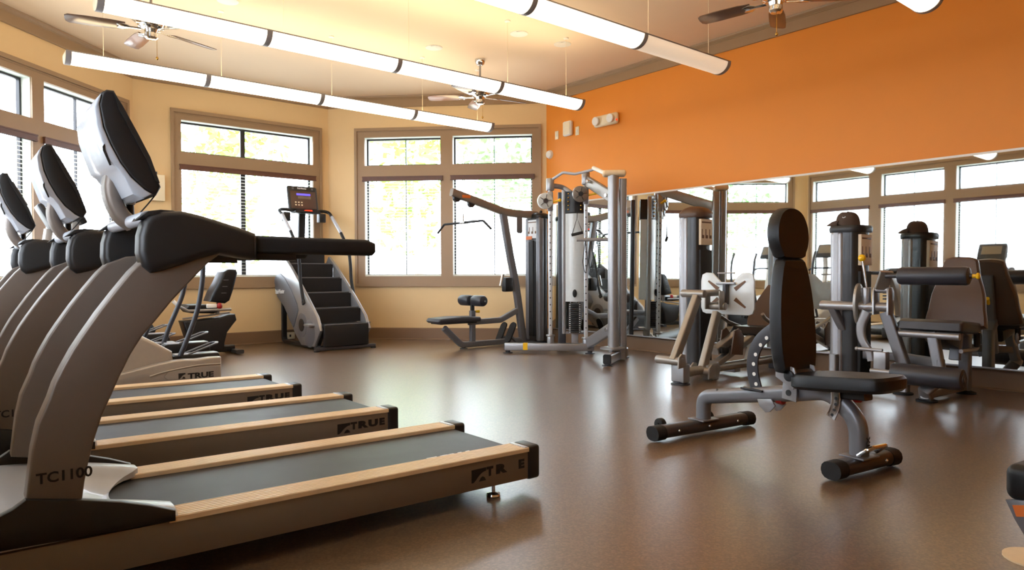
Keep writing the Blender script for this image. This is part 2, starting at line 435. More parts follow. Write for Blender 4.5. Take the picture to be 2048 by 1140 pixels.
# far wall: a measured from the orange corner
sF = lambda al: (al-((cA.x-cA.y)*R2))*-1     # along value (X-Y)/sqrt2 -> a
oF = [(sF(-0.700), sF(-1.893)), (sF(-2.071), sF(-3.240))]
wall_with_windows('wall_far', wF, 'beige_paint', oF)
window('window_1', wF, oF, sF(-0.575), sF(-3.385), [sF(-1.276), sF(-2.631)], 0.012, 'taupe cased double window with transoms beside the orange wall',
       ['slatted blind with walnut valance behind the lat pulldown arm', 'slatted blind with walnut valance left of the lat pulldown, beyond the climber rail'])
aM = lambda x: cB.x-x
oM = [(aM(4.232), aM(2.403))]
wall_with_windows('wall_middle', wM, 'beige_paint', oM)
window('window_2', wM, oM, aM(4.361), aM(2.279), [aM(3.242)], 0.062, 'taupe cased wide window with transom behind the stair climber', ['wide slatted blind with walnut valance behind the stair climber console'])
aL = lambda al: 8.28-al
oL = [(aL(8.03), aL(6.795)), (aL(6.637), aL(5.40))]
wall_with_windows('wall_left', wL, 'beige_paint', oL)
window('window_3', wL, oL, aL(8.157), aL(5.27), [aL(7.42), aL(6.02)], 0.012, 'taupe cased double window with transoms behind the treadmill consoles',
       ['slatted blind with walnut valance behind the middle treadmill console', 'slatted blind with walnut valance behind the farthest treadmill console, at the left edge'])
aS = lambda y: cD.y-y
oS = [(aS(7.42), aS(6.27)), (aS(6.03), aS(4.93)), (aS(4.73), aS(3.58))]
oS2 = [(aS(2.55), aS(1.35))]
wall_with_windows('wall_side', wS, 'beige_paint', oS+oS2)
window('window_4', wS, oS, aS(7.50), aS(3.46), [aS(5.48), aS(4.15)], 0.012, 'taupe cased triple window with transoms, seen only in the wall mirror',
       ['slatted blind reflected in the mirror above the brown capped tower', 'slatted blind reflected in the mirror beside the tower with the leg machine', 'slatted blind reflected at the right end of the mirror'])
window('window_5', wS, oS2, aS(2.67), aS(1.22), [], 0.012, 'taupe cased single window on the side wall in front of the nearest treadmill',
       ['slatted blind on the side wall in front of the nearest treadmill'])
m = MB(); wO.block(m, -0.05, wO.L+0.05, -TW, 0, 0, CZ); structure(m.build('wall_right', 'orange_paint', smooth=0))
m = MB(); wR.block(m, -0.05, wR.L+0.05, -TW, 0, 0, CZ); structure(m.build('wall_rear', 'beige_paint', smooth=0))
# crown and base trims follow every wall
def miter(w, d, z, end):
    other = {('F', 0): wO, ('F', 1): wM, ('M', 0): wF, ('M', 1): wL, ('L', 0): wM, ('L', 1): wS, ('S', 0): wL, ('S', 1): wR, ('O', 0): wR, ('O', 1): wF, ('R', 0): wS, ('R', 1): wO}[(w.k, end)]
    # point at inward distance d from both walls
    n1, n2 = w.n, other.n; c = w.W(0 if end == 0 else w.L, 0, 0)
    a, b_, c_, e = n1.x, n1.y, n2.x, n2.y; det = a*e-b_*c_
    x = (d*e-b_*d)/det; y = (a*d-c_*d)/det
    return Vector((c.x+x, c.y+y, z))
for w_, k in zip((wF, wM, wL, wS, wO, wR), 'FMLSOR'): w_.k = k
def run_trim(nm, w, sect, mt):
    m = MB(); n = len(sect)
    r0 = [miter(w, d, z, 0) for d, z in sect]; r1 = [miter(w, d, z, 1) for d, z in sect]
    m.add(r0+r1, [(i, (i+1) % n, n+(i+1) % n, n+i) for i in range(n)]+[tuple(range(n)), tuple(range(2*n-1, n-1, -1))])
    return structure(m.build(nm, mt, smooth=0))
crown = [(0.001, 3.495), (0.020, 3.495), (0.024, 3.50), (0.024, 3.607), (0.030, 3.612), (0.030, 3.618), (0.052, 3.64), (0.056, 3.6585), (0.001, 3.6585)]
base = [(0.001, 0.001), (0.020, 0.001), (0.019, 0.010), (0.014, 0.016), (0.013, 0.168), (0.006, 0.178), (0.001, 0.178)]
for i, (w_, nm) in enumerate(((wF, 'far'), (wM, 'middle'), (wL, 'left'), (wS, 'side'), (wO, 'right'), (wR, 'rear'))):
    run_trim('trim_%d' % (i+1), w_, crown, 'taupe_trim'); run_trim('baseboard_'+nm, w_, base, 'base_trim')

# ---------------------------------------------------------------- wall mirrors: sheets hung in a row, each leaning a little off the wall
names = ['first mirror sheet of the row, nearest the far corner behind the cable machine columns', 'second mirror sheet, between the cable machine upright and the leg press tower', 'third mirror sheet from the far corner, behind the bench back and leg press tower',
         'last mirror sheet, behind the seated leg machine at the right edge']
joins = [7.42, 6.08, 4.85, 3.08, 1.15]
for i in range(4):
    wd = joins[i]-joins[i+1]; yc = (joins[i]+joins[i+1])/2
    T = Matrix.Translation((WX-0.034-math.tan(math.radians(0.95))*(7.42-yc), yc, 1.091)) @ Matrix.Rotation(math.radians(-0.95), 4, 'Z') @ Matrix.Rotation(math.radians(0.6), 4, 'Y')
    r = tag(MB().box((-0.006, -wd/2, -0.892), (0.022, wd/2, 0.892)).build('wall_mirror', 'mirror', smooth=0), names[i], 'mirror', 'mirror sheets along the orange wall')
    r.matrix_world = T
    MB().box((-0.007, -wd/2, 0.888), (0.008, wd/2, 0.909), 0.002).build('top_channel', 'white_plastic', r, label='bright top channel')
    MB().box((-0.007, -wd/2, -0.905), (0.008, wd/2, -0.888), 0.002).build('bottom_channel', 'machine_silver', r, label='silver bottom channel')

# ---------------------------------------------------------------- things on the walls
def wall_box(y0, y1, z0, z1, d, bev, name, mt, label, cat, group=None, seg=3):
    return tag(MB().box((WX-d, y0, z0), (WX-0.001, y1, z1), bev, seg).build(name, mt), label, cat, group)
el = thing('wall_emergency_light', 'white emergency light with two lamp heads high on the orange wall', 'emergency light'); el.location = (WX, 6.30, 3.03)
MB().box((-0.075, -0.21, -0.075), (-0.002, 0.21, 0.075), 0.035, 4).build('housing', 'ivory_plastic', el)
for yy in (-0.13, 0.13):
    MB().lathe([(0.03, 0), (0.055, 0.02), (0.058, 0.045), (0.052, 0.05), (0.0, 0.052)], (-0.07, yy, 0.0), (-1, 0, -0.1)).build('lamp_head', 'white_plastic', el)
MB().sphere((-0.06, -0.205, -0.03), 0.012).build('indicator', 'red_light', el, label='glowing red indicator')
sp = thing('wall_speaker', 'white rounded speaker between two small plates on the orange wall', 'speaker'); sp.location = (WX, 7.04, 3.04)
MB().box((-0.06, -0.085, -0.105), (-0.001, 0.085, 0.105), 0.025, 4).build('case', 'white_plastic', sp)
MB().box((-0.064, -0.068, -0.088), (-0.059, 0.068, 0.088), 0.01).build('grille', 'ivory_plastic', sp)
for yy, zz, lb in ((7.297, 2.99, 'ivory wall plate left of the white speaker'), (6.877, 2.985, 'ivory wall plate right of the white speaker')):
    p = thing('wall_plate', lb, 'wall plate', None, 'ivory plates on the orange wall'); p.location = (WX, yy, zz)
    MB().box((-0.008, -0.036, -0.06), (-0.001, 0.036, 0.06), 0.004).build('cover', 'ivory_plastic', p)
    MB().box((-0.013, -0.012, -0.02), (-0.007, 0.012, 0.02), 0.002).build('insert', 'white_plastic', p)
th = thing('motion_sensor', 'small white dome sensor in the corner of the orange wall', 'sensor'); th.location = (WX, 7.44, 2.73)
MB().lathe([(0.06, 0), (0.06, 0.015), (0.052, 0.04), (0.03, 0.055), (0.0, 0.06)], (-0.001, 0, 0), (-1, 0, 0)).build('dome', 'white_plastic', th)
MB().lathe([(0.064, 0), (0.064, 0.008), (0.06, 0.01), (0, 0.01)], (-0.0005, 0, 0), (-1, 0, 0)).build('base', 'ivory_plastic', th)
dt = thing('wall_dome', 'small white dome on the orange wall just above the mirror behind the cable machine', 'sensor'); dt.location = (WX, 6.53, 2.175)
MB().lathe([(0.05, 0), (0.05, 0.01), (0.045, 0.03), (0.02, 0.045), (0.0, 0.047)], (-0.001, 0, 0), (-1, 0, 0)).build('dome', 'white_plastic', dt)
MB().lathe([(0.054, 0), (0.054, 0.006), (0, 0.006)], (-0.0005, 0, 0), (-1, 0, 0)).build('base', 'ivory_plastic', dt)
wb = thing('wall_cabinet', 'beige box on the pier between the middle and left windows', 'wall box'); wb.location = (2.10, MY, 2.12)
MB().box((-0.09, -0.07, -0.17), (0.09, -0.001, 0.17), 0.006).build('case', 'ivory_plastic', wb)
MB().cyl((0, -0.03, 0.17), (0, -0.03, 0.21), 0.008).build('antenna', 'grey_plastic', wb)
ou = thing('wall_outlet', 'cream outlet on the baseboard behind the stair climber', 'outlet'); ou.location = (3.86, MY-0.0125, 0.09)
MB().box((-0.07, -0.007, -0.05), (0.07, -0.001, 0.05), 0.003).build('cover', 'ivory_plastic', ou)
MB().box((-0.012, -0.009, -0.02), (0.012, -0.006, 0.015), 0.002).build('socket', 'ink', ou)

# ---------------------------------------------------------------- ceiling fixtures
def pendant(y, x0, x1, lab, off_last=False, fromx=0, cables=True):
    zb, w, h = 2.872, 0.21, 0.095
    r = thing('linear_pendant', lab, 'pendant light', None, 'long white linear pendants'); r.location = (x0, y, zb)
    n = 4; L = (x1-x0)/n
    sec = [(w/2*math.cos(a), h-h*math.sin(a)) for a in [PI*i/18 for i in range(19)]]
    secs = [(a, b) for a, b in sec]
    for k in range(n):
        m = MB(); a, b = k*L+0.022, (k+1)*L-0.022
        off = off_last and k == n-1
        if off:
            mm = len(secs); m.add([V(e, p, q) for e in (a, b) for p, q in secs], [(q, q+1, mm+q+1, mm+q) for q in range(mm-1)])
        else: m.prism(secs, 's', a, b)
        m.build('diffuser', 'diffuser_leak_glow' if off else 'diffuser', r, smooth=50, label='unlit end diffuser, leaked glow put in as emission' if off else None)
        if not off:
            MB().box((a+0.02, -w/2+0.025, h+0.002), (b-0.02, w/2-0.025, h+0.006)).build('uplight_strip', 'uplight', r, smooth=0, label='warm upward glowing strip')
    for k in range(n+1):
        a = min(max(k*L, 0.02), n*L-0.02)
        big = [(p*1.04, q if q > h*0.9 else (q-0.003)) for p, q in secs]
        MB().prism(big, 's', a-0.022, a+0.022).build('end_band' if k in (0, n) else 'joint_band', 'band_grey', r, smooth=50, label='grey metal band')
    MB().prism([(p*1.01, q) for p, q in [(w/2, h-0.004), (w/2+0.006, h-0.004), (w/2+0.006, h+0.006), (w/2, h+0.006)]], 's', 0, n*L).prism([(-w/2, h-0.004), (-w/2-0.006, h-0.004), (-w/2-0.006, h+0.006), (-w/2, h+0.006)], 's', 0, n*L).build('edge_rail', 'machine_silver', r, smooth=0)
    for e, xx in ((-1, 0.0), (1, n*L)):
        pr = [(p*(1-0.0), q) for p, q in secs]
        MB().prism(pr, 's', xx-0.006 if e < 0 else xx-0.002, xx+0.002 if e < 0 else xx+0.006, 0.002).build('end_cap', 'ivory_plastic', r, smooth=50)
    for xx in [0.30]+[k*L+0.15 for k in range(1, n)]+[n*L-0.2]:
        MB().cyl((xx, 0, h), (xx, 0, CZ-zb), 0.0022, 6).build('suspension_cable', 'ivory_plastic', r)
        MB().lathe([(0.03, 0), (0.03, 0.012), (0.01, 0.018), (0, 0.018)], (xx, 0, CZ-zb), (0, 0, -1), 16).build('ceiling_canopy', 'white_plastic', r)
pendant(7.27, 0.82, 5.58, 'long lit linear pendant nearest the window bay, lowest in the photo')
pendant(5.66, 0.83, 5.64, 'long lit linear pendant in the second row from the window bay')
pendant(3.80, 0.83, 5.68, 'linear pendant with its last section unlit but given a faint glow, ending before the orange wall', off_last=True)
pendant(1.96, 0.83, 5.50, 'linear pendant showing only its rounded end at the top right corner')

def fan(x, y, ph, lab):
    r = thing('ceiling_fan', lab, 'ceiling fan', None, 'dark bladed ceiling fans'); r.location = (x, y, CZ)
    MB().lathe([(0.065, 0), (0.065, -0.02), (0.05, -0.06), (0.03, -0.075), (0.0, -0.076)], (0, 0, 0), (0, 0, 1)).build('canopy', 'chrome', r)
    MB().cyl((0, 0, -0.06), (0, 0, -0.40), 0.012, 12).build('downrod', 'machine_silver', r)
    MB().lathe([(0.0, -0.36), (0.03, -0.365), (0.05, -0.385), (0.105, -0.40), (0.115, -0.425), (0.105, -0.45), (0.06, -0.47), (0.05, -0.50), (0.055, -0.505), (0.055, -0.54), (0.04, -0.555), (0, -0.56)], (0, 0, 0), (0, 0, 1)).build('motor_housing', 'chrome', r)
    for k in range(5):
        a = math.radians(ph+72*k); R = Matrix.Rotation(a, 4, 'Z') @ Matrix.Translation((0, 0, -0.462)) @ Matrix.Rotation(math.radians(13), 4, 'X')
        ol = [(0.20, -0.055), (0.30, -0.068), (0.50, -0.072), (0.63, -0.066), (0.655, -0.045), (0.66, 0), (0.655, 0.045), (0.63, 0.066), (0.50, 0.072), (0.30, 0.068), (0.20, 0.055)]
        m = MB().prism(ol, 'z', -0.004, 0.004, 0.002); m.v = [R @ v for v in m.v]; bl = m.build('blade', 'fan_blade', r)
        m = MB().prism([(0.08, -0.018), (0.16, -0.018), (0.21, -0.05), (0.27, -0.03), (0.25, 0), (0.27, 0.03), (0.21, 0.05), (0.16, 0.018), (0.08, 0.018)], 'z', -0.011, -0.005, 0.001); m.v = [R @ v for v in m.v]
        m.build('blade_bracket', 'chrome', bl)
    MB().cyl((0.05, 0.02, -0.54), (0.05, 0.02, -0.70), 0.0025, 6).build('pull_chain', 'brass', r)
    MB().sphere((0.05, 0.02, -0.71), 0.012, sz=1.4, n=10).build('pull_knob', 'brass', r)
fan(1.43, 6.84, 22, 'ceiling fan at the upper left behind the second pendant')
fan(5.15, 6.90, -9, 'ceiling fan hanging above the cable machine, behind the pendant end')
fan(5.22, 2.98, 100, 'ceiling fan cut by the top edge near the orange wall')
for i, (x, y, lb) in enumerate(((4.456, 6.875, 'round recessed downlight just left of the far ceiling fan'), (4.933, 5.884, 'round recessed downlight between the two pendant rows, left of its pair'), (5.552, 5.835, 'round recessed downlight nearest the orange wall, right of its pair'), (2.134, 6.96, 'round recessed downlight at the top edge above the second pendant'))):
    r = thing('recessed_downlight', lb, 'downlight', None, 'round recessed ceiling downlights'); r.location = (x, y, CZ)
    MB().lathe([(0.075, -0.001), (0.10, -0.001), (0.10, -0.006), (0.085, -0.010), (0.075, -0.006)], (0, 0, 0), (0, 0, 1)).build('trim_ring', 'white_plastic', r)
    MB().lathe([(0.0, -0.002), (0.076, -0.002), (0.076, -0.005), (0.0, -0.005)], (0, 0, 0), (0, 0, 1)).build('lens', 'downlight_lens', r)

# ---------------------------------------------------------------- outside the windows
g = MB().box((-40, -30, -0.6), (45, 60, -0.35)).build('ground', 'lawn', smooth=0); structure(g)
def tree(x, y, h, rad, n, mt, lab, seed):
    rnd = random.Random(seed)
    r = thing('leafy_tree', lab, 'tree', None, 'trees outside the windows'); r.location = (x, y, -0.35)
    MB().tube(spl([(0, 0, 0), (0.05, 0.03, h*.3), (-0.04, 0.05, h*.6), (0.02, 0, h*.85)], 4), 0.13, 10, scale=[1-0.055*i for i in range(13)]).build('trunk', 'bark', r)
    m = MB(); bl = []
    for i in range(9):
        a = rnd.uniform(0, 2*PI); q = rnd.uniform(0.1, 0.65)*rad
        bl.append((q*math.cos(a), q*math.sin(a), h*rnd.uniform(.42, .95), rad*rnd.uniform(.38, .6)))
    for i in range(n):
        bx, by, bz, br = rnd.choice(bl)
        d = Vector((rnd.gauss(0, 1), rnd.gauss(0, 1), rnd.gauss(0, 1))).normalized()
        p = Vector((bx, by, bz))+d*br*rnd.uniform(.55, 1.02)
        u = Vector((rnd.gauss(0, 1), rnd.gauss(0, 1), rnd.gauss(0, .6))).normalized(); v = u.orthogonal().normalized()
        v = Matrix.Rotation(rnd.uniform(0, 6.28), 3, u) @ v; s = rnd.uniform(.10, .2)
        m.add([p-u*s, p+v*s*.45, p+u*s, p-v*s*.45], [(0, 1, 2, 3)])
    m.build('crown', mt, r, smooth=0)
tree(8.6, 14.0, 5.6, 1.9, 900, 'leaf', 'leafy tree seen through the right pane of the far window', 1)
tree(12.6, 15.5, 6.2, 2.0, 900, 'leaf_dark', 'leafy tree outside the far window, partly behind the orange wall end', 2)
tree(6.0, 19.0, 6.0, 2.0, 800, 'leaf', 'leafy tree farther back outside the far window', 3)
tree(-3.2, 18.0, 5.2, 1.8, 700, 'leaf', 'leafy tree outside the left window', 5)
tree(-8.2, 14.5, 5.5, 2.0, 700, 'leaf_dark', 'leafy tree outside the left window, farther out', 6)
# ---------------------------------------------------------------- treadmills
def logo_mark(F, t, x0, y0, x1, y1, root, name='logo', mt='ink', d=-0.0012):
    """square emblem: dark block with a pale swept arc and a dark foot, from its photo corners (left top, right bottom)"""
    a, b = F.P(t, (x0, y0), (x1, y1)); s0, s1, z1, z0 = a.x, b.x, a.z, b.z; w = s1-s0; h = z1-z0
    P = lambda u, v: (s0+u*w, z0+v*h)
    arc = [P(0.22+0.78*math.sin(k/8*PI/2)*1.0, 0.0+0.72*(1-math.cos(k/8*PI/2))) for k in range(9)]
    m = MB().prism([P(0, 0), P(0, 1), P(1, 1), P(1, .74)]+[P(1-.80*(k/8), .74-.74*(k/8)**2) for k in range(1, 8)]+[P(0.14, 0)], 't', t+d, t+d*.2)
    m.prism([P(.5, 0), P(.62, .25), P(.76, .36), P(.9, .25), P(1, 0)], 't', t+d, t+d*.2)
    return m.build(name, mt, root, smooth=0, label='dark square emblem')
def treadmill():
    F = Fr(0, 2.37, 0)
    r = thing('treadmill', '', 'treadmill', F, 'treadmills in a row')
    zt = lambda s: .204+.0165*(2.06-s)
    zb = lambda s: .057+.0205*(2.06-s)
    for t0, t1 in ((0.0, .105), (.595, .70)):
        o = MB().prism([(-.18, zb(-.18)), (2.04, zb(2.04)), (2.04, zt(2.04)-.016), (-.18, zt(-.18)-.016)], 't', t0, t1, .01).build('side_rail', 'taupe_metal', r)
        i0, i1 = t0-.004, t1+.008
        c = (t0+t1)/2; w = .118
        sec = [(-w/2, -.014), (w/2, -.014), (w/2, .002), (w/2-.006, .006)]
        for k in range(6):
            q = w/2-.010-k*.0175; sec += [(q, .006), (q-.003, .003), (q-.0065, .003), (q-.0095, .006)]
        sec += [(-w/2+.004, .006), (-w/2, .002)]
        MB().sweep([(.53, c, zt(.53)-.006), (2.035, c, zt(2.035)-.006)], sec, hint=(0, 1, 0)).build('foot_rail', 'tan_rail', r, smooth=0, label='tan ribbed foot rail')
        MB().box((2.03, t0-.006, zb(2.06)-.004), (2.105, t1+.010, zt(2.06)+.004), .016, 3).build('end_cap', 'black_plastic', r, label='black rear end cap')
        MB().box((2.012, t0-.003, zt(2.03)-.008), (2.034, t1+.006, zt(2.03)+.003), .003).build('rail_clip', 'silver_plastic', r)
        tt = t0+.05
        for s_ in (1.872, .2):
            MB().lathe([(0, 0), (.03, 0), (.033, .006), (.03, .014), (.012, .018), (.008, .02), (.008, .10), (0, .1)], (s_, tt, 0)).build('levelling_foot', 'chrome', r)
    MB().prism([(.2, zt(.2)-.075), (2.0, zb(2.0)+.02), (2.0, zt(2.0)-.028), (.2, zt(.2)-.028)], 't', .10, .60).build('deck', 'black_plastic', r)
    ol = [(.25, zt(.25)-.019)]+[(2.015, zt(2.015)-.019)]+[(2.015+.045*math.sin(a), zt(2.0)-.019-.045+.045*math.cos(a)) for a in [PI*i/10 for i in range(1, 11)]]+[(1.9, zt(2.0)-.109), (1.9, zt(1.9)-.024), (.25, zt(.25)-.024)]
    MB().prism(ol, 't', .112, .588).build('running_belt', 'belt', r)
    lp = F.Z(zt(1.7)-.018, (850, 916), (945, 904)); 
    text('TRUE', 'belt_lettering', 'white_ink', r, (lp[1].x+.02, .155, zt(1.7)-.0175), (-1, 0, .0165), (0, -1, 0), .075, 1.35, .004, label='white upside down lettering on the belt')
    # motor cover
    m = MB(); nu, nv = 22, 28; vs = []
    for j in range(nv+1):
        v = j/nv; t = -.004+v*.708
        sc = max(0.0, math.sin(PI*min(1, max(0, (v-.17)/.66))))**0.55
        se = .555-.135*sc; ze = (zt(.5)+.018)-(.030*sc)
        for i in range(nu+1):
            u = i/nu; s = -.20+(se+.20)*u
            q = max(0, (s+.02)/(se+.02)); top = .345-.02*(2*v-1)**2
            z = ze+(top-ze)*(1-q**1.9) if s > -.02 else top-.9*(s+.02)**2
            if sc > .2 and u > .8: z -= .03*sc*((u-.8)/.2)*(1-(u-.8)/.2)*2
            z -= .02*max(0, 1-v/.06)**2+.02*max(0, 1-(1-v)/.06)**2
            vs.append((s, t, z))
    W_ = nu+1
    fs = [(j*W_+i, j*W_+i+1, (j+1)*W_+i+1, (j+1)*W_+i) for j in range(nv) for i in range(nu)]
    k0 = len(vs); rim = [i for i in range(W_)]+[j*W_+nu for j in range(1, nv+1)]+[nv*W_+i for i in range(nu-1, -1, -1)]+[j*W_ for j in range(nv-1, 0, -1)]
    vs += [(vs[i][0], vs[i][1], zt(vs[i][0])-.01) for i in rim]; n = len(rim)
    fs += [(rim[i], rim[(i+1) % n], k0+(i+1) % n, k0+i) for i in range(n)]+[tuple(k0+i for i in range(n))]
    mc = m.add(vs, fs).build('motor_cover', 'silver_plastic', r, smooth=50, label='silver motor cover')
    sd = F.sz(-.012, (352, 1042), (352, 1021), (300, 1011), (240, 1004), (165, 1000), (52, 1000), (25, 1020))
    sd = sd+[(.0, .29), (-.18, .26), (-.18, .238), (.098, .232)]
    for a, b in ((-.014, .02), (.68, .714)):
        MB().prism(sd, 't', a, b, .006).build('side_shield', 'black_plastic', r, label='black front side shield')
    m = MB().tube(spl([(-.17, .02, .2), (-.165, .18, .315), (-.16, .35, .335), (-.165, .52, .315), (-.17, .68, .2)], 6), .012, 8); m.build('cover_seam', 'black_plastic', mc)
    # curved uprights
    up = [(52, 1003), (64, 903), (76, 850), (98, 800), (108.5, 770), (125, 737), (145, 701), (164.5, 671.6), (197, 625.5), (230, 583), (263, 543), (285, 522), (330, 505), (445, 500), (443, 507), (420, 524), (398, 546), (372, 573), (345, 602), (312, 642), (286, 672), (263, 708), (240, 754), (224, 790), (203.6, 836), (188, 885), (178, 925), (170, 965), (165, 1003)]
    ol = F.sz(0, *up)
    for a, b in ((.004, .09), (.61, .696)):
        u_ = MB().prism(ol, 't', a, b, .034, 5).build('upright', 'upright_grey', r, label='curved grey upright')
    p = F.P(.004, (72, 962), (160, 948))
    text('TC1100', 'upright_lettering', 'ink', r, (p[0].x, -.0005+.004, p[0].z-.01), (1, 0, .0), (0, 0, 1), .042, 1.0, .001, label='dark lettering low on the upright')
    # console base pods, cross tube, handrails
    pod = [(303, 546), (287, 533), (279, 505), (280, 470), (288, 442), (302, 430), (330, 422), (365, 421), (400, 429), (440, 441), (480, 454), (513, 466), (517, 474), (517, 519), (480, 515), (442, 507), (400, 518), (360, 532), (330, 541)]
    ol = F.sz(-.02, *pod)
    lid = F.sz(-.02, (272, 441), (287, 430), (300, 421), (325, 418), (350, 420), (375, 427), (392, 432), (350, 430), (315, 431), (295, 437))
    slot = F.sz(-.02, (297, 430), (310, 425), (350, 425), (368, 430), (350, 432), (315, 432))
    hr = F.sz(-.02, (505, 470), (740, 479), (757, 486), (758, 504), (752, 511), (505, 506))
    hs = F.sz(-.02, (440, 500), (600, 507), (600, 521), (513, 520), (440, 508))
    for a, b, sg in ((-.02, .075, 1), (.625, .72, -1)):
        pd = MB().prism(ol, 't', a, b, .028, 4).build('console_pod', 'charcoal_plastic', r, label='charcoal moulded pod at the head of the handrail')
        MB().prism(lid, 't', a+.02, b-.02, .008).build('tray_lid', 'black_plastic', pd)
        MB().prism(slot, 't', a+.012, a+.02 if sg > 0 else a+.02).build('tray_slot', 'ink', pd, smooth=0)
        MB().prism(hr, 't', a+.015, a+.085, .016, 3).build('handrail', 'black_rubber', r)
        MB().prism(hs, 't', a+.03, a+.075, .006).build('handrail_sleeve', 'black_plastic', r)
    MB().prism([(.56, 1.03), (.60, 1.03), (.68, 1.14), (.66, 1.19), (.58, 1.19), (.56, 1.12)], 't', .06, .64, .02).build('crossbar', 'black_plastic', r)
    c = F.P(.35, (258, 440))[0]
    MB().cyl((c.x, .06, c.z-.01), (c.x, .64, c.z-.01), .022).build('cross_tube', 'silver_plastic', r, label='silver cross tube')
    ms = spl(F.P(.35, (232, 335), (224, 355), (221, 380), (228, 408), (244, 434), (266, 450)), 5)
    MB().sweep(ms, rrect(.10, .05, .022, 4), hint=(0, 1, 0)).build('console_mast', 'upright_grey', r)
    pc = F.P(.40, (262, 440), (259, 398))
    k = MB().cyl((pc[0].x, .40, pc[0].z-.03), (pc[1].x, .40, pc[1].z-.02), .014).build('sensor_post', 'charcoal_plastic', r)
    MB().cyl((pc[1].x, .40, pc[1].z-.022), (pc[1].x, .40, pc[1].z+.006), .019, bevel=.006).build('post_cap', 'white_plastic', k, label='white cap')
    slab = F.sz(.12, (203, 184), (214, 178), (229, 180), (244, 208), (275, 264), (300, 312), (323, 374), (313, 391), (290, 380), (262, 355), (240, 325), (221, 290), (206, 254), (197, 208))
    back = F.sz(.12, (203, 187), (198.5, 208), (206.5, 254), (221.5, 290), (240.5, 325), (262.5, 355), (290.5, 380), (304, 388), (288, 397), (266, 388), (246, 352), (232, 334), (219, 324), (203, 282), (193, 252), (188, 214), (195, 194))
    cn = MB().prism(slab, 't', .12, .50, .010, 3).build('console', 'black_plastic', r, label='black tilted console')
    MB().prism(back, 't', .118, .502, .012, 3).build('console_back', 'silver_plastic', r, label='silver console back')
    band = F.sz(.10, (231, 184), (247, 209), (278, 265), (303, 313), (322, 365), (313, 360), (296, 318), (270, 272), (240, 216))
    MB().prism(band, 't', .115, .505).build('bezel', 'charcoal_plastic', cn, smooth=0)
    sl = F.sz(.118, (209, 287), (205, 293), (206, 301), (219, 331), (223, 330), (210, 300), (210, 293))
    MB().prism(sl, 't', .1165, .12).build('back_slot', 'ink', cn, smooth=0)
    # display on the user's side
    a, b = Vector((slab[4][0], 0, slab[4][1])), Vector((slab[2][0], 0, slab[2][1]))
    d = (b-a).normalized(); n = Vector((d.z, 0, -d.x)) if d.z > 0 else Vector((-d.z, 0, d.x))
    q = MB(); c0 = (a+b)/2+n*.004
    for lo, hi, t0, t1 in ((-.13, .02, .17, .45),):
        q.add([c0+d*lo+V(0, t0, 0), c0+d*lo+V(0, t1, 0), c0+d*hi+V(0, t1, 0), c0+d*hi+V(0, t0, 0), c0+d*lo+n*.004+V(0, t0, 0), c0+d*lo+n*.004+V(0, t1, 0), c0+d*hi+n*.004+V(0, t1, 0), c0+d*hi+n*.004+V(0, t0, 0)], [(0, 1, 2, 3), (4, 5, 6, 7), (0, 1, 5, 4), (1, 2, 6, 5), (2, 3, 7, 6), (3, 0, 4, 7)])
    q.build('display', 'screen_grey', cn, smooth=0)
    cb = spl(F.P(.14, (309, 392), (296, 408), (280, 426), (266, 442)), 4)
    MB().tube(cb, .0022, 6).build('console_cord', 'ink', r)
    # side emblem and letters
    return r, F
tm, FT0 = treadmill()
def treadmill_marks(root, F, letters):
    """raised block letters on the outer face of the near side rail"""
    logo_mark(F, 0.0, 943, 941, 972, 960, root, 'rail_emblem')
    for ch, x0, x1 in letters:
        p = F.P(0.0, (x0, 957), (x1, 955)); hgt = .036
        text(ch, 'rail_lettering', 'ink', root, (p[0].x, -.0002, .118), (1, 0, -.018), (0, 0, 1), hgt*1.42, (p[1].x-p[0].x)/(hgt*.98), .0035, label='dark letter on the rail')
base_children = list(tm.children)
t2 = copy_tree(tm); t3 = copy_tree(tm)
t2.location = (-.05, 2.37+1.205, 0); t3.location = (-.147, 2.37+2.41, 0)
LT = [('T', 974, 987), ('R', 992, 1013), ('E', 1037, 1052)]
LF = [('T', 974, 988), ('R', 990, 1011), ('U', 1013, 1033), ('E', 1037, 1052)]
treadmill_marks(tm, FT0, LT); treadmill_marks(t2, FT0, LF); treadmill_marks(t3, FT0, LF)
tm['label'] = 'nearest treadmill, largest in the foreground, its rail lettering missing one letter'
t2['label'] = 'middle treadmill of the row, just behind the nearest one'
t3['label'] = 'farthest treadmill of the row, next to the silver elliptical trainer'

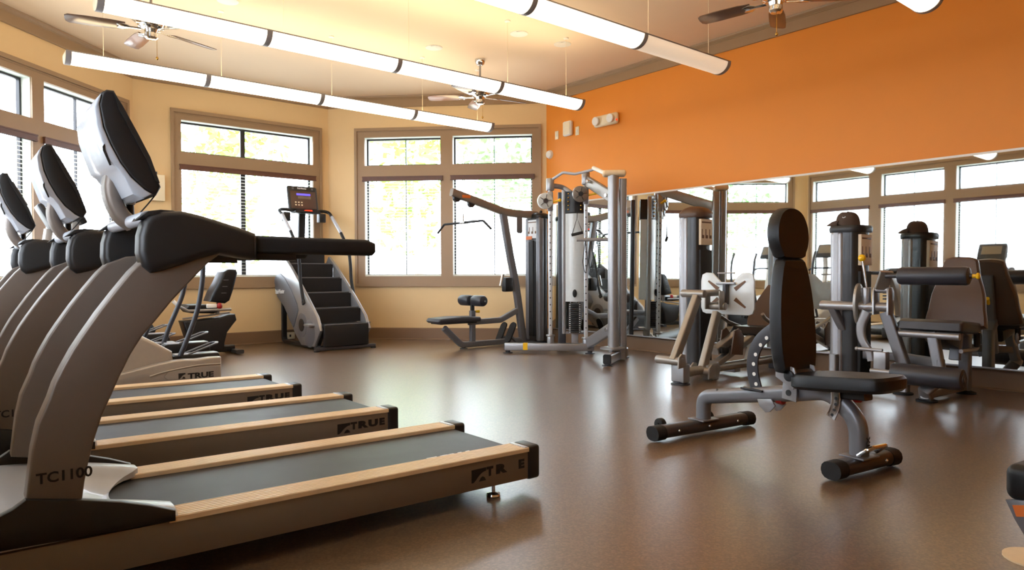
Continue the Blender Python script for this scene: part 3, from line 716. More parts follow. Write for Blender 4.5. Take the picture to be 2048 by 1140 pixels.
# ---------------------------------------------------------------- elliptical trainers
def elliptical():
    F = Fr(0, 6.1, 0)
    r = thing('elliptical_trainer', '', 'elliptical trainer', F, 'elliptical trainers beyond the treadmills')
    low = F.sz(0, (443, 714), (420, 715), (394, 719), (370, 719.5), (348, 722), (310, 730), (280, 738))
    low = [(low[0][0], .03), (low[0][0], low[0][1])]+low[1:]+[(.9, .19), (.6, .12), (.3, .06), (.3, .03)]
    for a, b, lb in ((0, .11, 'champagne side shell'), (.62, .73, None)):
        sh = MB().prism(low, 't', a, b, .014, 3).build('side_shell', 'champagne', r, label=lb)
        if a == 0:
            rg = spl(F.P(-.004, (441, 727), (400, 730), (360, 737), (325, 745), (300, 753)), 5); MB().tube(rg, .006, 8).build('shell_ridge', 'champagne', sh)
            lw = F.sz(-.004, (328, 754), (336, 744), (360, 739), (400, 733), (441, 731), (441, 756), (380, 758), (335, 760)); MB().prism(lw, 't', -.006, .004, .003).build('badge_panel', 'champagne', sh, smooth=20)
            logo_mark(F, -.0065, 357, 747, 371, 757, sh, 'shell_emblem')
            p = F.P(-.0065, (376, 756), (432, 752)); text('TRUE', 'shell_lettering', 'ink', sh, (p[0].x, -.0068, p[0].z-.006), (1, 0, 0), (0, 0, 1), .062, 1.35, .0025, label='dark lettering')
    up = F.sz(.10, (347, 722), (345, 703), (315, 687), (284, 672))+[(1.02, .56), (.86, .63), (.70, .66), (.55, .60), (.45, .42), (.42, .12), (.6, .08)]
    MB().prism(up, 't', .09, .64, .03, 3).build('drive_housing', 'champagne', r, label='champagne drive housing')
    MB().box((1.36, .115, .05), (1.77, .615, .285), .02).build('inner_cover', 'black_plastic', r)
    MB().box((.25, .06, .0), (.40, .68, .06), .012).box((1.70, .30, .0), (1.82, .42, .06), .01).box((.35, .31, .03), (1.75, .41, .09), .01).build('base_frame', 'steel_dark', r)
    for ta, top, bot, lift, nm in ((.14, (347, 703), (440, 699), 0.0, 'near'), (.44, None, None, .07, 'far')):
        p0, p1 = F.P(.14, (347, 704), (440, 700))
        s0, s1, z = p0.x, p1.x, (p0.z+p1.z)/2+lift-.03
        fp = MB().box((s0, ta, z-.085), (s1, ta+.15, z), .012).build('foot_plate', 'black_plastic', r)
        MB().box((s0+.02, ta+.008, z-.001), (s1-.01, ta+.142, z+.008), .003).build('tread_pad', 'silver_plastic', fp, label='pale ribbed tread edge')
        rim = fil([(s0+.12, ta+.01, z+.005), (s1-.03, ta+.01, z+.085), (s1-.005, ta+.075, z+.09), (s1-.03, ta+.14, z+.085), (s0+.12, ta+.14, z+.005)], .03)
        MB().bar(rim, .012, .03, (0, 0, 1), .004).build('toe_rim', 'grey_plastic', fp)
        MB().box((s0-.55, ta+.05, z-.09), (s1+.02, ta+.10, z-.045), .01).build('pedal_beam', 'black_plastic', r)
    arms = [(.12, [(360, 713), (372, 684), (385, 650), (396, 615), (403, 575), (406, 540), (404, 505), (397, 470), (380, 438)]),
            (.62, [(327, 687), (338, 655), (351, 625), (364, 592), (371, 560), (374, 530), (372, 500), (365, 470), (350, 440)])]
    for t_, px in arms:
        a = MB().tube(spl(F.P(t_, *px), 5), .021, 12).build('swing_arm', 'blue_grey_vinyl', r, label='long curved swing arm')
    MB().sweep(spl([(.86, .365, .55), (.80, .365, .9), (.76, .365, 1.2), (.78, .365, 1.42)], 5), rrect(.09, .07, .02), hint=(0, 1, 0)).build('console_mast', 'champagne', r)
    R = Matrix.Rotation(math.radians(-28), 4, 'Y')
    cn = MB().box((.74, .20, 1.38), (.79, .53, 1.66), .015, rot=R).build('console', 'black_plastic', r)
    MB().box((.788, .235, 1.46), (.794, .495, 1.63), .003, rot=R, piv=V(.765, .365, 1.52)).build('display', 'screen_grey', cn)
    MB().tube(fil([(.95, .14, 1.16), (.82, .14, 1.2), (.80, .365, 1.2), (.82, .59, 1.2), (.95, .59, 1.16)], .06), .016).build('fixed_handlebar', 'black_rubber', r)
    return r
e1 = elliptical(); e2 = copy_tree(e1); e2.location = (-.06, 6.1+1.22, 0)
e1['label'] = 'champagne elliptical trainer with dark lettering right behind the farthest treadmill'
e2['label'] = 'second elliptical trainer, mostly hidden behind the first one and the treadmill uprights'
for ch in list(e2.children):
    for g in list(ch.children):
        pass

# ---------------------------------------------------------------- recumbent bike in the bay
def bike():
    F = Fr(0, 8.75, 0)
    r = thing('recumbent_bike', 'black recumbent exercise bike under the middle window, left of the stair climber', 'exercise bike', F)
    bd = F.sz(0, (366, 643), (400, 640), (440, 635), (458, 629), (471, 628), (474, 640), (466, 650), (455, 665), (450, 685), (449, 700), (430, 702), (400, 698), (382, 690), (374, 668))
    b = MB().prism(bd, 't', 0, .24, .02, 3).build('body', 'black_plastic', r)
    a0 = F.P(0, (366, 640))[0]; a1 = F.P(0, (460, 627))[0]
    MB().bar([a0+V(0, .02, .012), a1+V(0, .02, .012)], .03, .02, (0, 1, 0), .004).build('seat_track', 'machine_silver', r)
    f0, f1 = F.P(0, (375, 701))[0], F.P(0, (478, 707))[0]
    MB().bar([V(f1.x-.02, -.12, .04), V(f1.x-.02, .42, .04)], .09, .05, (1, 0, 0), .015).build('rear_foot', 'steel_dark', r)
    MB().bar([V(f0.x-.55, -.10, .04), V(f0.x-.55, .40, .04)], .09, .05, (1, 0, 0), .015).build('front_foot', 'steel_dark', r)
    MB().bar([V(f0.x-.55, .14, .07), V(f1.x-.02, .14, .07)], .10, .08, (0, 1, 0), .015).build('base_beam', 'black_plastic', r)
    sb = F.sz(0, (371, 616), (376, 610), (410, 609), (436, 613), (436, 622), (425, 627), (380, 626))
    MB().prism(sb, 't', -.06, .34, .02, 3).build('seat_cushion', 'black_vinyl', r)
    bk = F.P(0, (419, 603), (450, 607), (459, 601), (467, 578), (475, 546), (472, 539), (458, 538), (447, 544), (437, 566), (426, 585))
    ol = [(v.x, v.z) for v in bk]
    bp = MB().prism(ol, 't', -.02, .30, .03, 3).build('seat_back', 'black_vinyl', r)
    m = MB()
    for x, y in ((452, 560), (450, 573), (448, 586)):
        p = F.P(-.021, (x, y))[0]; m.box((p.x-.03, -.0225, p.z-.004), (p.x+.03, -.0205, p.z+.004))
    m.build('vent_slots', 'grey_plastic', bp, smooth=0)
    q = F.P(.05, (440, 611), (437, 628)); MB().bar([q[0]+V(0, .05, .05), q[1]+V(0, .05, 0)], .08, .03, (0, 1, 0), .006).build('back_bracket', 'machine_silver', r)
    h0, h1, h2, h3 = F.P(-.09, (346, 602), (358, 613), (376, 622), (452, 619))
    MB().tube(fil([h0, h1, h2, h3, h3+V(.06, 0, .0)], .03), .017).build('side_handle', 'machine_silver', r)
    MB().cyl(h0, h1, .021, bevel=.006).build('grip', 'white_plastic', r)
    k = F.P(-.08, (439, 612))[0]; MB().sphere(k, .034, sz=1.2, n=12).build('adjuster_knob', 'red', r, label='red adjuster knob')
    k = F.P(-.08, (425, 611))[0]; MB().box(k-V(.07, .015, .03), k+V(.05, .015, .02), .01).build('tag', 'white_plastic', r)
    sh = [(1.15, .12), (1.75, .12), (1.85, .35), (1.75, .52), (1.45, .60), (1.2, .50)]
    MB().prism(sh, 't', .0, .28, .04, 3).build('drive_shroud', 'black_plastic', r)
    MB().sweep(spl([(1.35, .14, .55), (1.30, .14, .9), (1.36, .14, 1.15)], 4), rrect(.08, .06, .02), hint=(0, 1, 0)).build('console_mast', 'black_plastic', r)
    MB().box((1.34, -.03, 1.10), (1.39, .31, 1.36), .015, rot=Matrix.Rotation(math.radians(-20), 4, 'Y')).build('console', 'black_plastic', r)
    for sg in (-1, 1):
        MB().cyl((1.62, .14, .30), (1.62+.12*sg, .14+.2*sg, .30+.1*sg), .02).box((1.56+.12*sg, .14+.2*sg-.05, .26+.1*sg), (1.70+.12*sg, .14+.2*sg+.05, .29+.1*sg+.02), .008).build('pedal', 'black_plastic', r)
    return r
bike()

# ---------------------------------------------------------------- stair climber
def stair():
    F = Fr(4.0, 8.4, 90.0)      # s towards the middle window, t to the left
    r = thing('stair_climber', 'tall stair climber with dark steps standing between the two far windows', 'stair climber', F)
    r.location = F.o
    t0, t1 = .36, -.36
    side = F.sz(t0, (628, 694), (640, 662), (633, 634), (614, 596), (596, 562), (580, 533), (566, 512), (560, 530), (553, 550), (549, 560), (549, 576), (554, 594), (568, 614), (580, 642), (590, 668), (602, 690))
    inset = F.sz(t0, (551, 575), (549, 560), (554, 549), (561, 547), (570, 556), (584, 583), (594, 606), (597, 620), (592, 640), (588, 655), (580, 640), (569, 613), (556, 594))
    for ta, tb, sg in ((t0-.045, t0, 1), (t1, t1+.045, -1)):
        o = MB().prism(side, 't', ta, tb, .012, 2).build('side_panel', 'machine_silver', r, label='silver side panel')
        fa, fb = (t0, t0+.008) if sg > 0 else (t1-.008, t1)
        MB().prism(inset, 't', fa, fb, .004).build('badge_panel', 'grey_plastic', o, label='dark grey inset')
        cen = Vector((F.P(t0, (604, 650))[0].x, 0, F.P(t0, (604, 650))[0].z))
        for rr, mt, d in ((.16, 'machine_grey', .006), (.085, 'black_plastic', .012)):
            MB().cyl((cen.x, fa if sg > 0 else fb, cen.z), (cen.x, (fa if sg > 0 else fb)+sg*d, cen.z), rr, 28).build('hub_cover', mt, o)
    w = F.P(t0+.0085, (554, 585))[0]
    text('StairMaster', 'side_lettering', 'white_ink', r, (w.x+.06, t0+.0090, w.z-.02), (-1, 0, .05), (0, 0, 1), .085, .85, .002, label='white lettering on the side')
    # drum ends with round silver cheeks at the front
    c0 = F.P(t0, (622, 662))[0]
    for ta, tb in ((t0-.12, t0+.004), (t1-.004, t1+.12)):
        MB().cyl((c0.x+.06, ta, .215), (c0.x+.06, tb, .215), .19, 32, bevel=.02).build('drum_cheek', 'machine_grey', r)
    # steps climb at the slope of the side rails
    a, b = F.P(t0, (640, 640))[0], F.P(t0, (580, 533))[0]
    sl = (b.z-a.z)/(b.x-a.x)
    nos = [F.P(0, (677, y))[0] for y in (643, 613, 578, 547)]
    s_, z_ = a.x-.02, .345
    k = 0
    while k < 5:
        st = MB().box((s_, t1+.05, z_-.03), (s_+.25, t0-.05, z_), .006).box((s_+.235, t1+.05, z_-.01), (s_+.25, t0-.05, z_+.185)).build('step', 'black_plastic', r)
        MB().box((s_-.004, t1+.052, z_-.012), (s_+.018, t0-.052, z_+.004), .003).build('step_nose', 'grey_plastic', st)
        s_ += .2/sl; z_ += .2; k += 1
    MB().box((a.x-.03, t1+.05, .06), (a.x+.03, t0-.05, .33), .01).build('kick_plate', 'black_plastic', r)
    top = F.P(0, (640, 520))[0]
    MB().box((s_-.02, t1+.02, z_-.05), (s_+.10, t0-.02, z_+.14), .02).build('top_hood', 'dark_shroud', r)
    # floor frame
    m = MB().bar([(a.x+.02, -.42, .035), (a.x+.02, .42, .035)], .06, .045, (1, 0, 0), .01); m.build('front_bar', 'steel_dark', r)
    for t_ in (.40, -.40):
        MB().lathe([(.035, 0), (.035, .012), (.012, .018), (.012, .03), (0, .03)], (a.x+.02, t_, 0)).build('levelling_foot', 'black_rubber', r)
    for t_ in (.30, -.30):
        q = [V(a.x+.05, t_, .04), V(1.27, t_, .04), V(1.27, t_, .95), V(1.10, t_, 1.02)]
        MB().bar(fil(q, .08), .07, .05, (0, 1, 0), .01).build('rear_frame', 'black_plastic', r)
    MB().bar([(1.27, -.3, .45), (1.27, .3, .45)], .06, .06, (0, 0, 1), .01).build('frame_brace', 'black_plastic', r)
    for t_ in (t0-.01, t1+.01):
        c = c0.x-.02
        MB().box((c-.10, t_-.09, .315), (c+.07, t_+.09, .345), .006).build('step_on_pad', 'machine_silver', r)
    # handrails: black lower curve, chrome upper grip
    hl = [F.P(.37, p)[0] for p in ((607, 599),)]
    lo = [V(hl[0].x, 0, hl[0].z-.03), V(hl[0].x+.10, 0, .90), V(hl[0].x+.13, 0, 1.15), V(hl[0].x+.20, 0, 1.35), V(hl[0].x+.42, 0, 1.58), V(hl[0].x+.72, 0, 1.83), V(hl[0].x+.83, 0, 1.90)]
    for t_ in (.37, -.37):
        off = V(0, t_, 0)
        p = spl([v+off for v in lo[:5]], 6); MB().tube(p, .022, 12).build('handrail', 'black_rubber', r)
        p = [v+off for v in lo[4:6]]; MB().tube(p, .024, 12).build('sensor_grip', 'silver_plastic', r, label='silver pulse grip')
        p = spl([lo[5]+off, lo[6]+off, V(lo[6].x+.03, t_*.72, 1.92), V(lo[6].x+.02, t_*.45, 1.90)], 6); MB().tube(p, .022, 12).build('handrail_return', 'black_plastic', r)
        MB().box((lo[6].x-.03, t_*.72-.05, 1.75), (lo[6].x+.08, t_*.72+.05, 1.88), .012).build('cup_holder', 'black_plastic', r)
        MB().bar([V(hl[0].x-.03, t_*.97, hl[0].z-.02), V(hl[0].x+.03, t_*.97, hl[0].z-.05)], .05, .06, (0, 1, 0), .01).build('rail_bracket', 'black_plastic', r)
    cx = lo[6].x
    R = Matrix.Rotation(math.radians(12), 4, 'Y'); pv = V(cx+.02, 0, 1.9)
    cn = MB().box((cx, -.225, 1.90), (cx+.06, .225, 2.28), .045, 4, rot=R, piv=pv).build('console', 'dark_shroud', r)
    def face(y0, y1, z0, z1, nm, mt, d=.004, **k): MB().box((cx-d, y0, z0), (cx+.01, y1, z1), .003, rot=R, piv=pv).build(nm, mt, cn, **k)
    face(-.19, .19, 1.94, 2.20, 'keypad_panel', 'brown_vinyl', .002)
    face(-.11, .10, 2.135, 2.165, 'display', 'screen_blue', .006, label='glowing blue display')
    face(-.11, .08, 2.085, 2.125, 'message_window', 'screen_grey', .005)
    m = MB()
    for i in range(3):
        for j in range(2): m.box((cx-.006, .12-.045*i-.012, 2.03-.04*j-.009), (cx+.01, .12-.045*i+.012, 2.03-.04*j+.009), .003, rot=R, piv=pv)
    m.build('buttons', 'ivory_plastic', cn)
    text('StairMaster', 'console_lettering', 'white_ink', cn, R @ (V(cx-.0025, .08, 2.232)-pv)+pv, (0, -1, 0), R @ V(0, 0, 1), .03, 1, .001, label='white lettering')
    face(-.16, -.13, 2.225, 2.255, 'speaker', 'grey_plastic', .003); face(.13, .16, 2.225, 2.255, 'speaker', 'grey_plastic', .003)
    sh = MB().box((cx-.14, -.19, 1.865), (cx+.05, .19, 1.90), .02, 3).build('control_shelf', 'black_plastic', r)
    MB().lathe([(.0, .0), (.055, 0), (.06, .006), (.05, .016), (0, .02)], (cx-.09, -.02, 1.897), (0, 0, 1), 24).build('stop_button', 'red_light', sh, label='red stop button')
    MB().sweep([(cx+.10, 0, 1.88), (cx+.14, 0, 1.4), (cx+.16, 0, z_)], rrect(.10, .06, .015), hint=(0, 1, 0)).build('console_mast', 'black_plastic', r)
    return r
stair()
# ---------------------------------------------------------------- weight towers
def tower(r, x0, x1, y0, y1, h, sil='y1', placard='-y', mt='dark_shroud', plac='placard', figs=3, domed=0.07, opening=True, zb=.035):
    """shrouded weight stack: dark body, a silver column down one end, cap, placard over the stack opening. Local s,t,z of its machine"""
    body = rrect(x1-x0, y1-y0, .09, 6); cx, cy = (x0+x1)/2, (y0+y1)/2
    MB().prism([(a+cx, b+cy) for a, b in body], 'z', zb, h-.02).build('shroud', mt, r)
    MB().box((x0-.02, y0-.02, 0), (x1+.02, y1+.02, .03), .01).box((cx-.06, cy-.06, .02), (cx+.06, cy+.06, zb+.02)).build('base_plate', 'steel_dark', r)
    if sil == 'y1':
        for sgn in (-1, 1):
            xa = x0-.012 if sgn < 0 else x1+.012-.10
            MB().box((xa, y1-.125, zb), (xa+.10, y1-.010, h-.015), .03, 4).build('corner_column', 'machine_silver', r, label='silver corner column')
            MB().box((xa-.003 if sgn < 0 else xa+.05, y1-.092, zb), (xa+.05 if sgn < 0 else xa+.103, y1-.04, h-.02), .012, 3).build('column_strip', 'silver_plastic', r)
    else:
        for sgn in (-1, 1):
            yy = y0-.010 if sgn < 0 else y1+.010-.09
            MB().box((x0-.012, yy, .03), (x0+.085, yy+.09, h-.015), .03, 4)  .build('corner_column', 'machine_grey', r, label='grey corner column')
    cap = rrect(x1-x0+.045, y1-y0+.045, .11, 7)
    m = MB(); rings = [(1.0, h-.03), (1.03, h-.012), (1.03, h+.01), (.97, h+.028), (.75, h+.028+domed*.55), (.4, h+.028+domed*.9), (.02, h+.028+domed)]
    n = len(cap); vs = [(a*k+cx, b*k+cy, z) for k, z in rings for a, b in cap]
    fs = [(i*n+q, i*n+(q+1) % n, (i+1)*n+(q+1) % n, (i+1)*n+q) for i in range(len(rings)-1) for q in range(n)]+[tuple(range(n-1, -1, -1)), tuple((len(rings)-1)*n+q for q in range(n))]
    m.add(vs, fs).build('cap', 'charcoal_plastic' if domed < .05 else 'brown_vinyl', r, smooth=50, label='rounded top cap')
    def panel(u0, u1, z0, z1, d, nm, mtx, par, **k):
        if placard == '-y':
            return MB().box((cx+u0, y0-d, z0), (cx+u1, y0+.02, z1), .003).build(nm, mtx, par, **k)
        return MB().box((x0-d, cy+u0, z0), (x0+.02, cy+u1, z1), .003).build(nm, mtx, par, **k)
    w = (x1-x0 if placard == '-y' else y1-y0)/2-.035
    if opening: panel(-w, w, .10, h-.36, .004, 'stack_window', 'black_rubber', r, label='dark weight stack opening')
    pl = panel(-w, w, h-.31, h-.05, .008, 'placard', plac, r, label='exercise chart placard')
    for i in range(figs):
        u = -w+(2*w)*(i+.5)/figs
        panel(u-.022, u-.008, h-.245, h-.15, .010, 'chart_figure', 'ink_brown', pl); panel(u-.008, u+.02, h-.245, h-.21, .010, 'chart_figure', 'ink_brown', pl)
    panel(-w*.9, w*.8, h-.09, h-.075, .010, 'chart_heading', 'ink_brown', pl)
    return r
def weight_stack(r, c, w, d, z0, n, th=.024):
    st = MB().cyl((c[0]-w*.28, c[1], z0), (c[0]-w*.28, c[1], z0+n*th+.25), .008, 8).cyl((c[0]+w*.28, c[1], z0), (c[0]+w*.28, c[1], z0+n*th+.25), .008, 8).build('weight_stack', 'chrome', r)
    return st

# ---------------------------------------------------------------- lat pulldown and low row
def lat():
    F = Fr(5.9, 7.4, 0)
    r = thing('lat_pulldown', 'grey lat pulldown and low row machine in the far corner, left of the cable machine', 'exercise machine', F)
    MS = 'machine_grey'
    a = F.P(0, (903, 384), (1008, 424), (1022, 428), (1068, 430))
    MB().bar(fil([a[0], a[1], V(a[2].x+.08, 0, a[3].z), V(.62, 0, a[3].z)], .25, 8), .075, .105, (0, 1, 0), .02).build('boom', 'taupe_metal', r, label='long taupe overhead boom')
    g = F.P(-.042, (926, 391), (935, 395)); MB().box(g[0]+V(-.01, -.002, -.03), g[1]+V(.05, .004, .03), .004).build('boom_label', 'orange_label', r)
    k = F.P(0, (908, 393), (942, 400))
    pl = MB().cyl(k[0]+V(.04, -.02, -.02), k[0]+V(.04, .02, -.02), .05, 20).cyl(k[1]+V(0, -.02, -.05), k[1]+V(0, .02, -.05), .05, 20).box(k[0]+V(0, -.03, -.04), k[1]+V(.08, .03, -.005), .008).build('boom_pulleys', 'black_plastic', r)
    hk = F.P(0, (926, 402), (926, 443))
    MB().cyl(hk[0], hk[1]+V(0, 0, .10), .004, 6).build('cable', 'black_rubber', r)
    MB().cyl(hk[1]+V(0, 0, .10), hk[1], .012, 8).build('carabiner', 'chrome', r)
    s0 = hk[1].x; z0 = hk[1].z-.015
    # the pulldown bar hangs across, along t
    MB().tube(fil([(s0, .60, z0-.11), (s0, .44, z0), (s0, -.44, z0), (s0, -.60, z0-.11)], .08), .015, 12).build('pulldown_bar', 'black_rubber', r)
    MB().cyl((s0, .05, z0), (s0, -.05, z0), .018).build('bar_center', 'chrome', r, label='chrome centre of the bar')
    # leaning main post
    p = F.P(0, (1005, 422), (1018, 500), (1032, 575), (1047, 688))
    MB().bar(spl(p, 5), .07, .10, (0, 1, 0), .015).build('main_post', MS, r)
    q = F.P(0, (950, 644), (1000, 640), (1028, 622))
    MB().bar(fil([q[0]+V(-.1, 0, 0), q[1], q[2]+V(.06, 0, .01)], .12), .06, .075, (0, 1, 0), .012).build('seat_beam', MS, r)
    st = F.P(0, (864, 637), (950, 641))
    MB().prism([(st[0].x, .385), (st[0].x+.03, .36), (st[1].x-.02, .36), (st[1].x, .39), (st[1].x-.02, .425), (st[0].x+.3, .435), (st[0].x+.03, .42)], 't', -.16, .16, .025, 3).build('seat', 'blue_grey_vinyl', r)
    MB().prism([(st[0].x+.06, .345), (st[1].x-.06, .345), (st[1].x-.06, .362), (st[0].x+.06, .362)], 't', -.12, .12).build('seat_plate', 'black_plastic', r)
    l = F.P(0, (888, 656), (915, 690), (1000, 685))
    MB().bar(fil([l[0], V(l[1].x+.06, 0, .055), V(l[2].x, 0, .055), V(.35, 0, .055)], .12), .06, .075, (0, 1, 0), .012).build('base_beam', MS, r)
    MB().lathe([(.05, 0), (.05, .01), (.03, .015), (.03, .03), (0, .03)], (l[1].x+.10, 0, 0)).build('base_foot', 'steel_dark', r)
    u = F.P(0, (945, 693), (946, 630))
    MB().bar([V(u[0].x, 0, .05), V(u[0].x, 0, .50)], .055, .075, (0, 1, 0), .01).build('roller_post', MS, r)
    MB().bar([V(u[0].x, 0, .48), V(u[0].x, 0, .70)], .035, .05, (0, 1, 0), .006).build('roller_slider', 'black_plastic', r)
    MB().cyl((u[0].x+.02, 0, .485), (u[0].x+.10, -.02, .49), .014, 12, r2=.022).build('pop_pin', 'yellow', r, label='yellow adjustment knob')
    zz = F.P(0, (945, 601))[0].z
    MB().cyl((u[0].x, -.28, zz), (u[0].x, .28, zz), .015).build('roller_axle', 'chrome', r)
    for ta, tb in ((-.26, -.03), (.03, .26)):
        MB().cyl((u[0].x, ta, zz), (u[0].x, tb, zz), .072, 28, bevel=.028).build('thigh_roller', 'blue_grey_vinyl', r)
    for t_ in (.13, -.17):
        f = F.P(t_, (1003, 664) if t_ > 0 else (1021, 665))[0]; up = (V(.45, 0, .9)).normalized()
        m = MB(); ol = [(a_, b_) for a_, b_ in rrect(.12, .30, .058, 6)]
        n = Vector((-.9, 0, .45)).normalized()
        pts = [f+V(0, 1, 0)*a_+up*b_ for a_, b_ in ol]
        m.add([p_-n*.012 for p_ in pts]+[p_+n*.012 for p_ in pts], [tuple(range(len(pts)))]+[tuple(range(2*len(pts)-1, len(pts)-1, -1))]+[(i, (i+1) % len(pts), len(pts)+(i+1) % len(pts), len(pts)+i) for i in range(len(pts))])
        fp = m.build('foot_plate', 'black_rubber', r)
        MB().bar([f-n*.01-V(0, 0, .05), V(f.x+.10, t_, .06)], .05, .03, (0, 1, 0), .005).build('plate_strut', MS, fp)
    # low row handle parked on the post
    h = F.P(-.05, (1004, 563), (1004, 548), (1012, 575))
    MB().cyl(F.P(-.06, (1001, 572))[0], F.P(-.06, (1006, 549))[0], .018).build('row_handle', 'chrome', r, label='chrome row handle')
    MB().box(h[2]+V(-.02, -.02, -.06), h[2]+V(.12, .08, .14), .02).build('row_pulley', 'black_plastic', r)
    tg = F.P(-.03, (1040, 450))[0]; MB().prism([(tg.x-.055+a_, tg.z+b_) for a_, b_ in [(p_[0]+.05, p_[1]) for p_ in rrect(.10, .23, .03, 4)]], 't', -.03, -.02).build('hanging_tag', 'machine_grey', r)
    tower(r, .52, .72, -.18, .12, 1.80, sil='x0', placard='-x', mt='dark_shroud', plac='placard_white', domed=.03)
    MB().box((.505, -.06, .10), (.525, .0, 1.46), .008).build('stack_slot', 'black_rubber', r)
    ch = F.P(-.10, (1082, 424), (1081, 480)); MB().tube([ch[0], ch[1]], .006, 6).sphere(ch[0], .02).sphere(ch[1], .03).build('selector_cord', 'black_rubber', r)
    lb = F.S(.51, (1053, 473), (1064, 479)); MB().box((.503, min(lb[0].y, lb[1].y), lb[1].z), (.512, max(lb[0].y, lb[1].y), lb[0].z)).build('warning_label', 'orange_label', r)
    MB().box((.34, -.20, 0), (.76, .15, .03), .01).build('tower_foot', 'steel_dark', r)
    return r
lat()

# ---------------------------------------------------------------- functional trainer (dual cable machine)
def trainer():
    F = Fr(5.77, 6.27, -45)       # s along the long base beam, t towards the far corner
    r = thing('cable_trainer', 'silver cable machine with pull up handles standing in front of the first mirror sheets', 'exercise machine', F)
    MS = 'machine_silver'
    b0, b1 = F.P(-.05, (1010, 693), (1180, 700))
    sA = F.P(0, (1101, 690))[0].x; sB = F.P(0, (1172, 690))[0].x
    MB().box((b0.x-.01, -.05, .035), (b1.x+.05, .05, .125), .012).build('base_beam', MS, r)
    MB().box((b0.x-.015, -.045, .04), (b0.x-.005, .045, .12), .004).build('beam_cap', 'black_plastic', r)
    y = F.P(-.052, (1046, 700), (1055, 700)); MB().box((y[0].x, -.053, .045), (y[1].x, -.045, .126)).box((y[0].x, -.053, .1245), (y[1].x, .04, .127)).build('yellow_label', 'yellow', r, label='yellow warning label')
    for s_ in (b0.x+.03, b1.x):
        MB().lathe([(.06, 0), (.06, .008), (.03, .014), (.03, .04), (0, .04)], (s_, 0, 0)).build('base_foot', 'steel_dark', r)
    zA = F.P(0, (1101, 357))[0].z; zB = F.P(0, (1172, 345))[0].z
    C0 = F.loc(V(5.80, 5.22, 0)); cs, ct = C0.x, C0.y
    def col(s_, t_, z0, z1, nm):
        c = MB().bar([(s_, t_, z0+.09), (s_, t_, z1-.14)], .05, .05, (0, 1, 0), .012).build(nm, 'column_silver', r, label='bright drilled guide column')
        h = MB()
        z = z0+.25
        while z < z1-.3:
            h.cyl((s_-.026, t_, z), (s_+.026, t_, z), .009, 8).cyl((s_, t_-.026, z), (s_, t_+.026, z), .009, 8); z += .085
        h.build('pin_holes', 'ink', c, smooth=0)
        MB().cyl((s_, t_, z0), (s_, t_, z0+.11), .042, 20, bevel=.006).cyl((s_, t_, z0+.11), (s_, t_, z0+.135), .055, 20, bevel=.006).build('column_collar', MS, r)
        MB().cyl((s_, t_, z1-.15), (s_, t_, z1), .05, 20, bevel=.008).cyl((s_, t_, z1-.18), (s_, t_, z1-.155), .03, 16).build('column_head', MS, r)
    col(sA, 0, .10, zA, 'guide_column'); col(sB, 0, .07, zB, 'guide_column')
    # pulley carriages
    for (s_, px, mtx, lb) in ((sA, (1090, 402), 'frosted_plate', 'pale round pulley guard'), (sB, (1160, 388), 'machine_bronze', 'bronze round pulley guard')):
        c = F.P(-.07, px)[0]
        MB().box((s_-.035, -.035, c.z-.12), (s_+.035, .035, c.z+.12), .01).build('pulley_carriage', 'machine_silver', r)
        ax = Vector((.35, -.9, 0)).normalized()
        o = MB().cyl(c-ax*.02, c+ax*.022, .098, 28, bevel=.006).build('pulley_guard', mtx, r, label=lb)
        MB().cyl(c+ax*.012, c+ax*.034, .03, 16).build('pulley_hub', 'steel_dark', o)
        for k in range(5):
            a = 2*PI*k/5; u = ax.orthogonal().normalized(); v = ax.cross(u); d = u*math.cos(a)+v*math.sin(a)
            MB().bar([c+ax*.022+d*.035, c+ax*.022+d*.08], .018, .006, ax).build('guard_spoke', 'steel_dark', o)
        MB().cyl((s_+.03, -.01, c.z-.01), (s_+.12, -.05, c.z+.01), .012, 10, r2=.016).sphere((s_+.12, -.05, c.z+.01), .022).build('pop_pin', 'yellow', r, label='yellow pull pin')
    # handle hanging from the right carriage
    c = F.P(-.10, (1155, 410), (1154, 436), (1144, 470), (1165, 465))
    MB().tube([c[0], c[1]], .004, 6).build('cable', 'black_rubber', r)
    MB().tube([c[2], c[1], c[3]], .005, 6).build('handle_strap', 'black_rubber', r)
    MB().cyl(c[2]-(c[3]-c[2])*.05, c[3]+(c[3]-c[2])*.05, .018, 14).build('cable_handle', 'black_rubber', r)
    # weight stack tower between the columns
    q0, q1 = F.P(.14, (1131, 500), (1168, 500)); zt_ = F.P(.14, (1140, 384))[0].z; zb_ = F.P(.14, (1140, 664))[0].z; zg = F.P(.14, (1140, 428))[0].z; zs = F.P(.14, (1140, 606))[0].z
    ol = [(q0.x+(q1.x-q0.x)*k/8, .10-.05*math.sin(PI*k/8)) for k in range(9)]+[(q1.x, .26), (q0.x, .26)]
    MB().prism(ol, 'z', zs+.02, zg).build('stack_shroud', 'frosted_plate', r, label='pale ribbed stack shroud')
    MB().prism([(a_, b_+.004) for a_, b_ in ol], 'z', zg+.01, zt_).build('mesh_guard', 'black_plastic', r, label='dark guard with pulleys behind')
    m = MB()
    for i in range(3):
        for j in range(5): m.sphere((q0.x+(q1.x-q0.x)*(i+.5)/3, .075, zg+.05+(zt_-zg-.08)*j/4), .012, n=8)
    m.build('guard_rivets', 'brass', r)
    for s_ in (q0.x-.02, q1.x+.015):
        MB().bar([(s_, .14, zb_-.02), (s_, .14, zt_+.03)], .06, .05, (0, 1, 0), .015).build('stack_rail', MS, r)
    MB().prism([(q0.x, .10), (q1.x, .10), (q1.x, .26), (q0.x, .26)], 'z', zb_-.02, zb_).build('stack_base', MS, r)
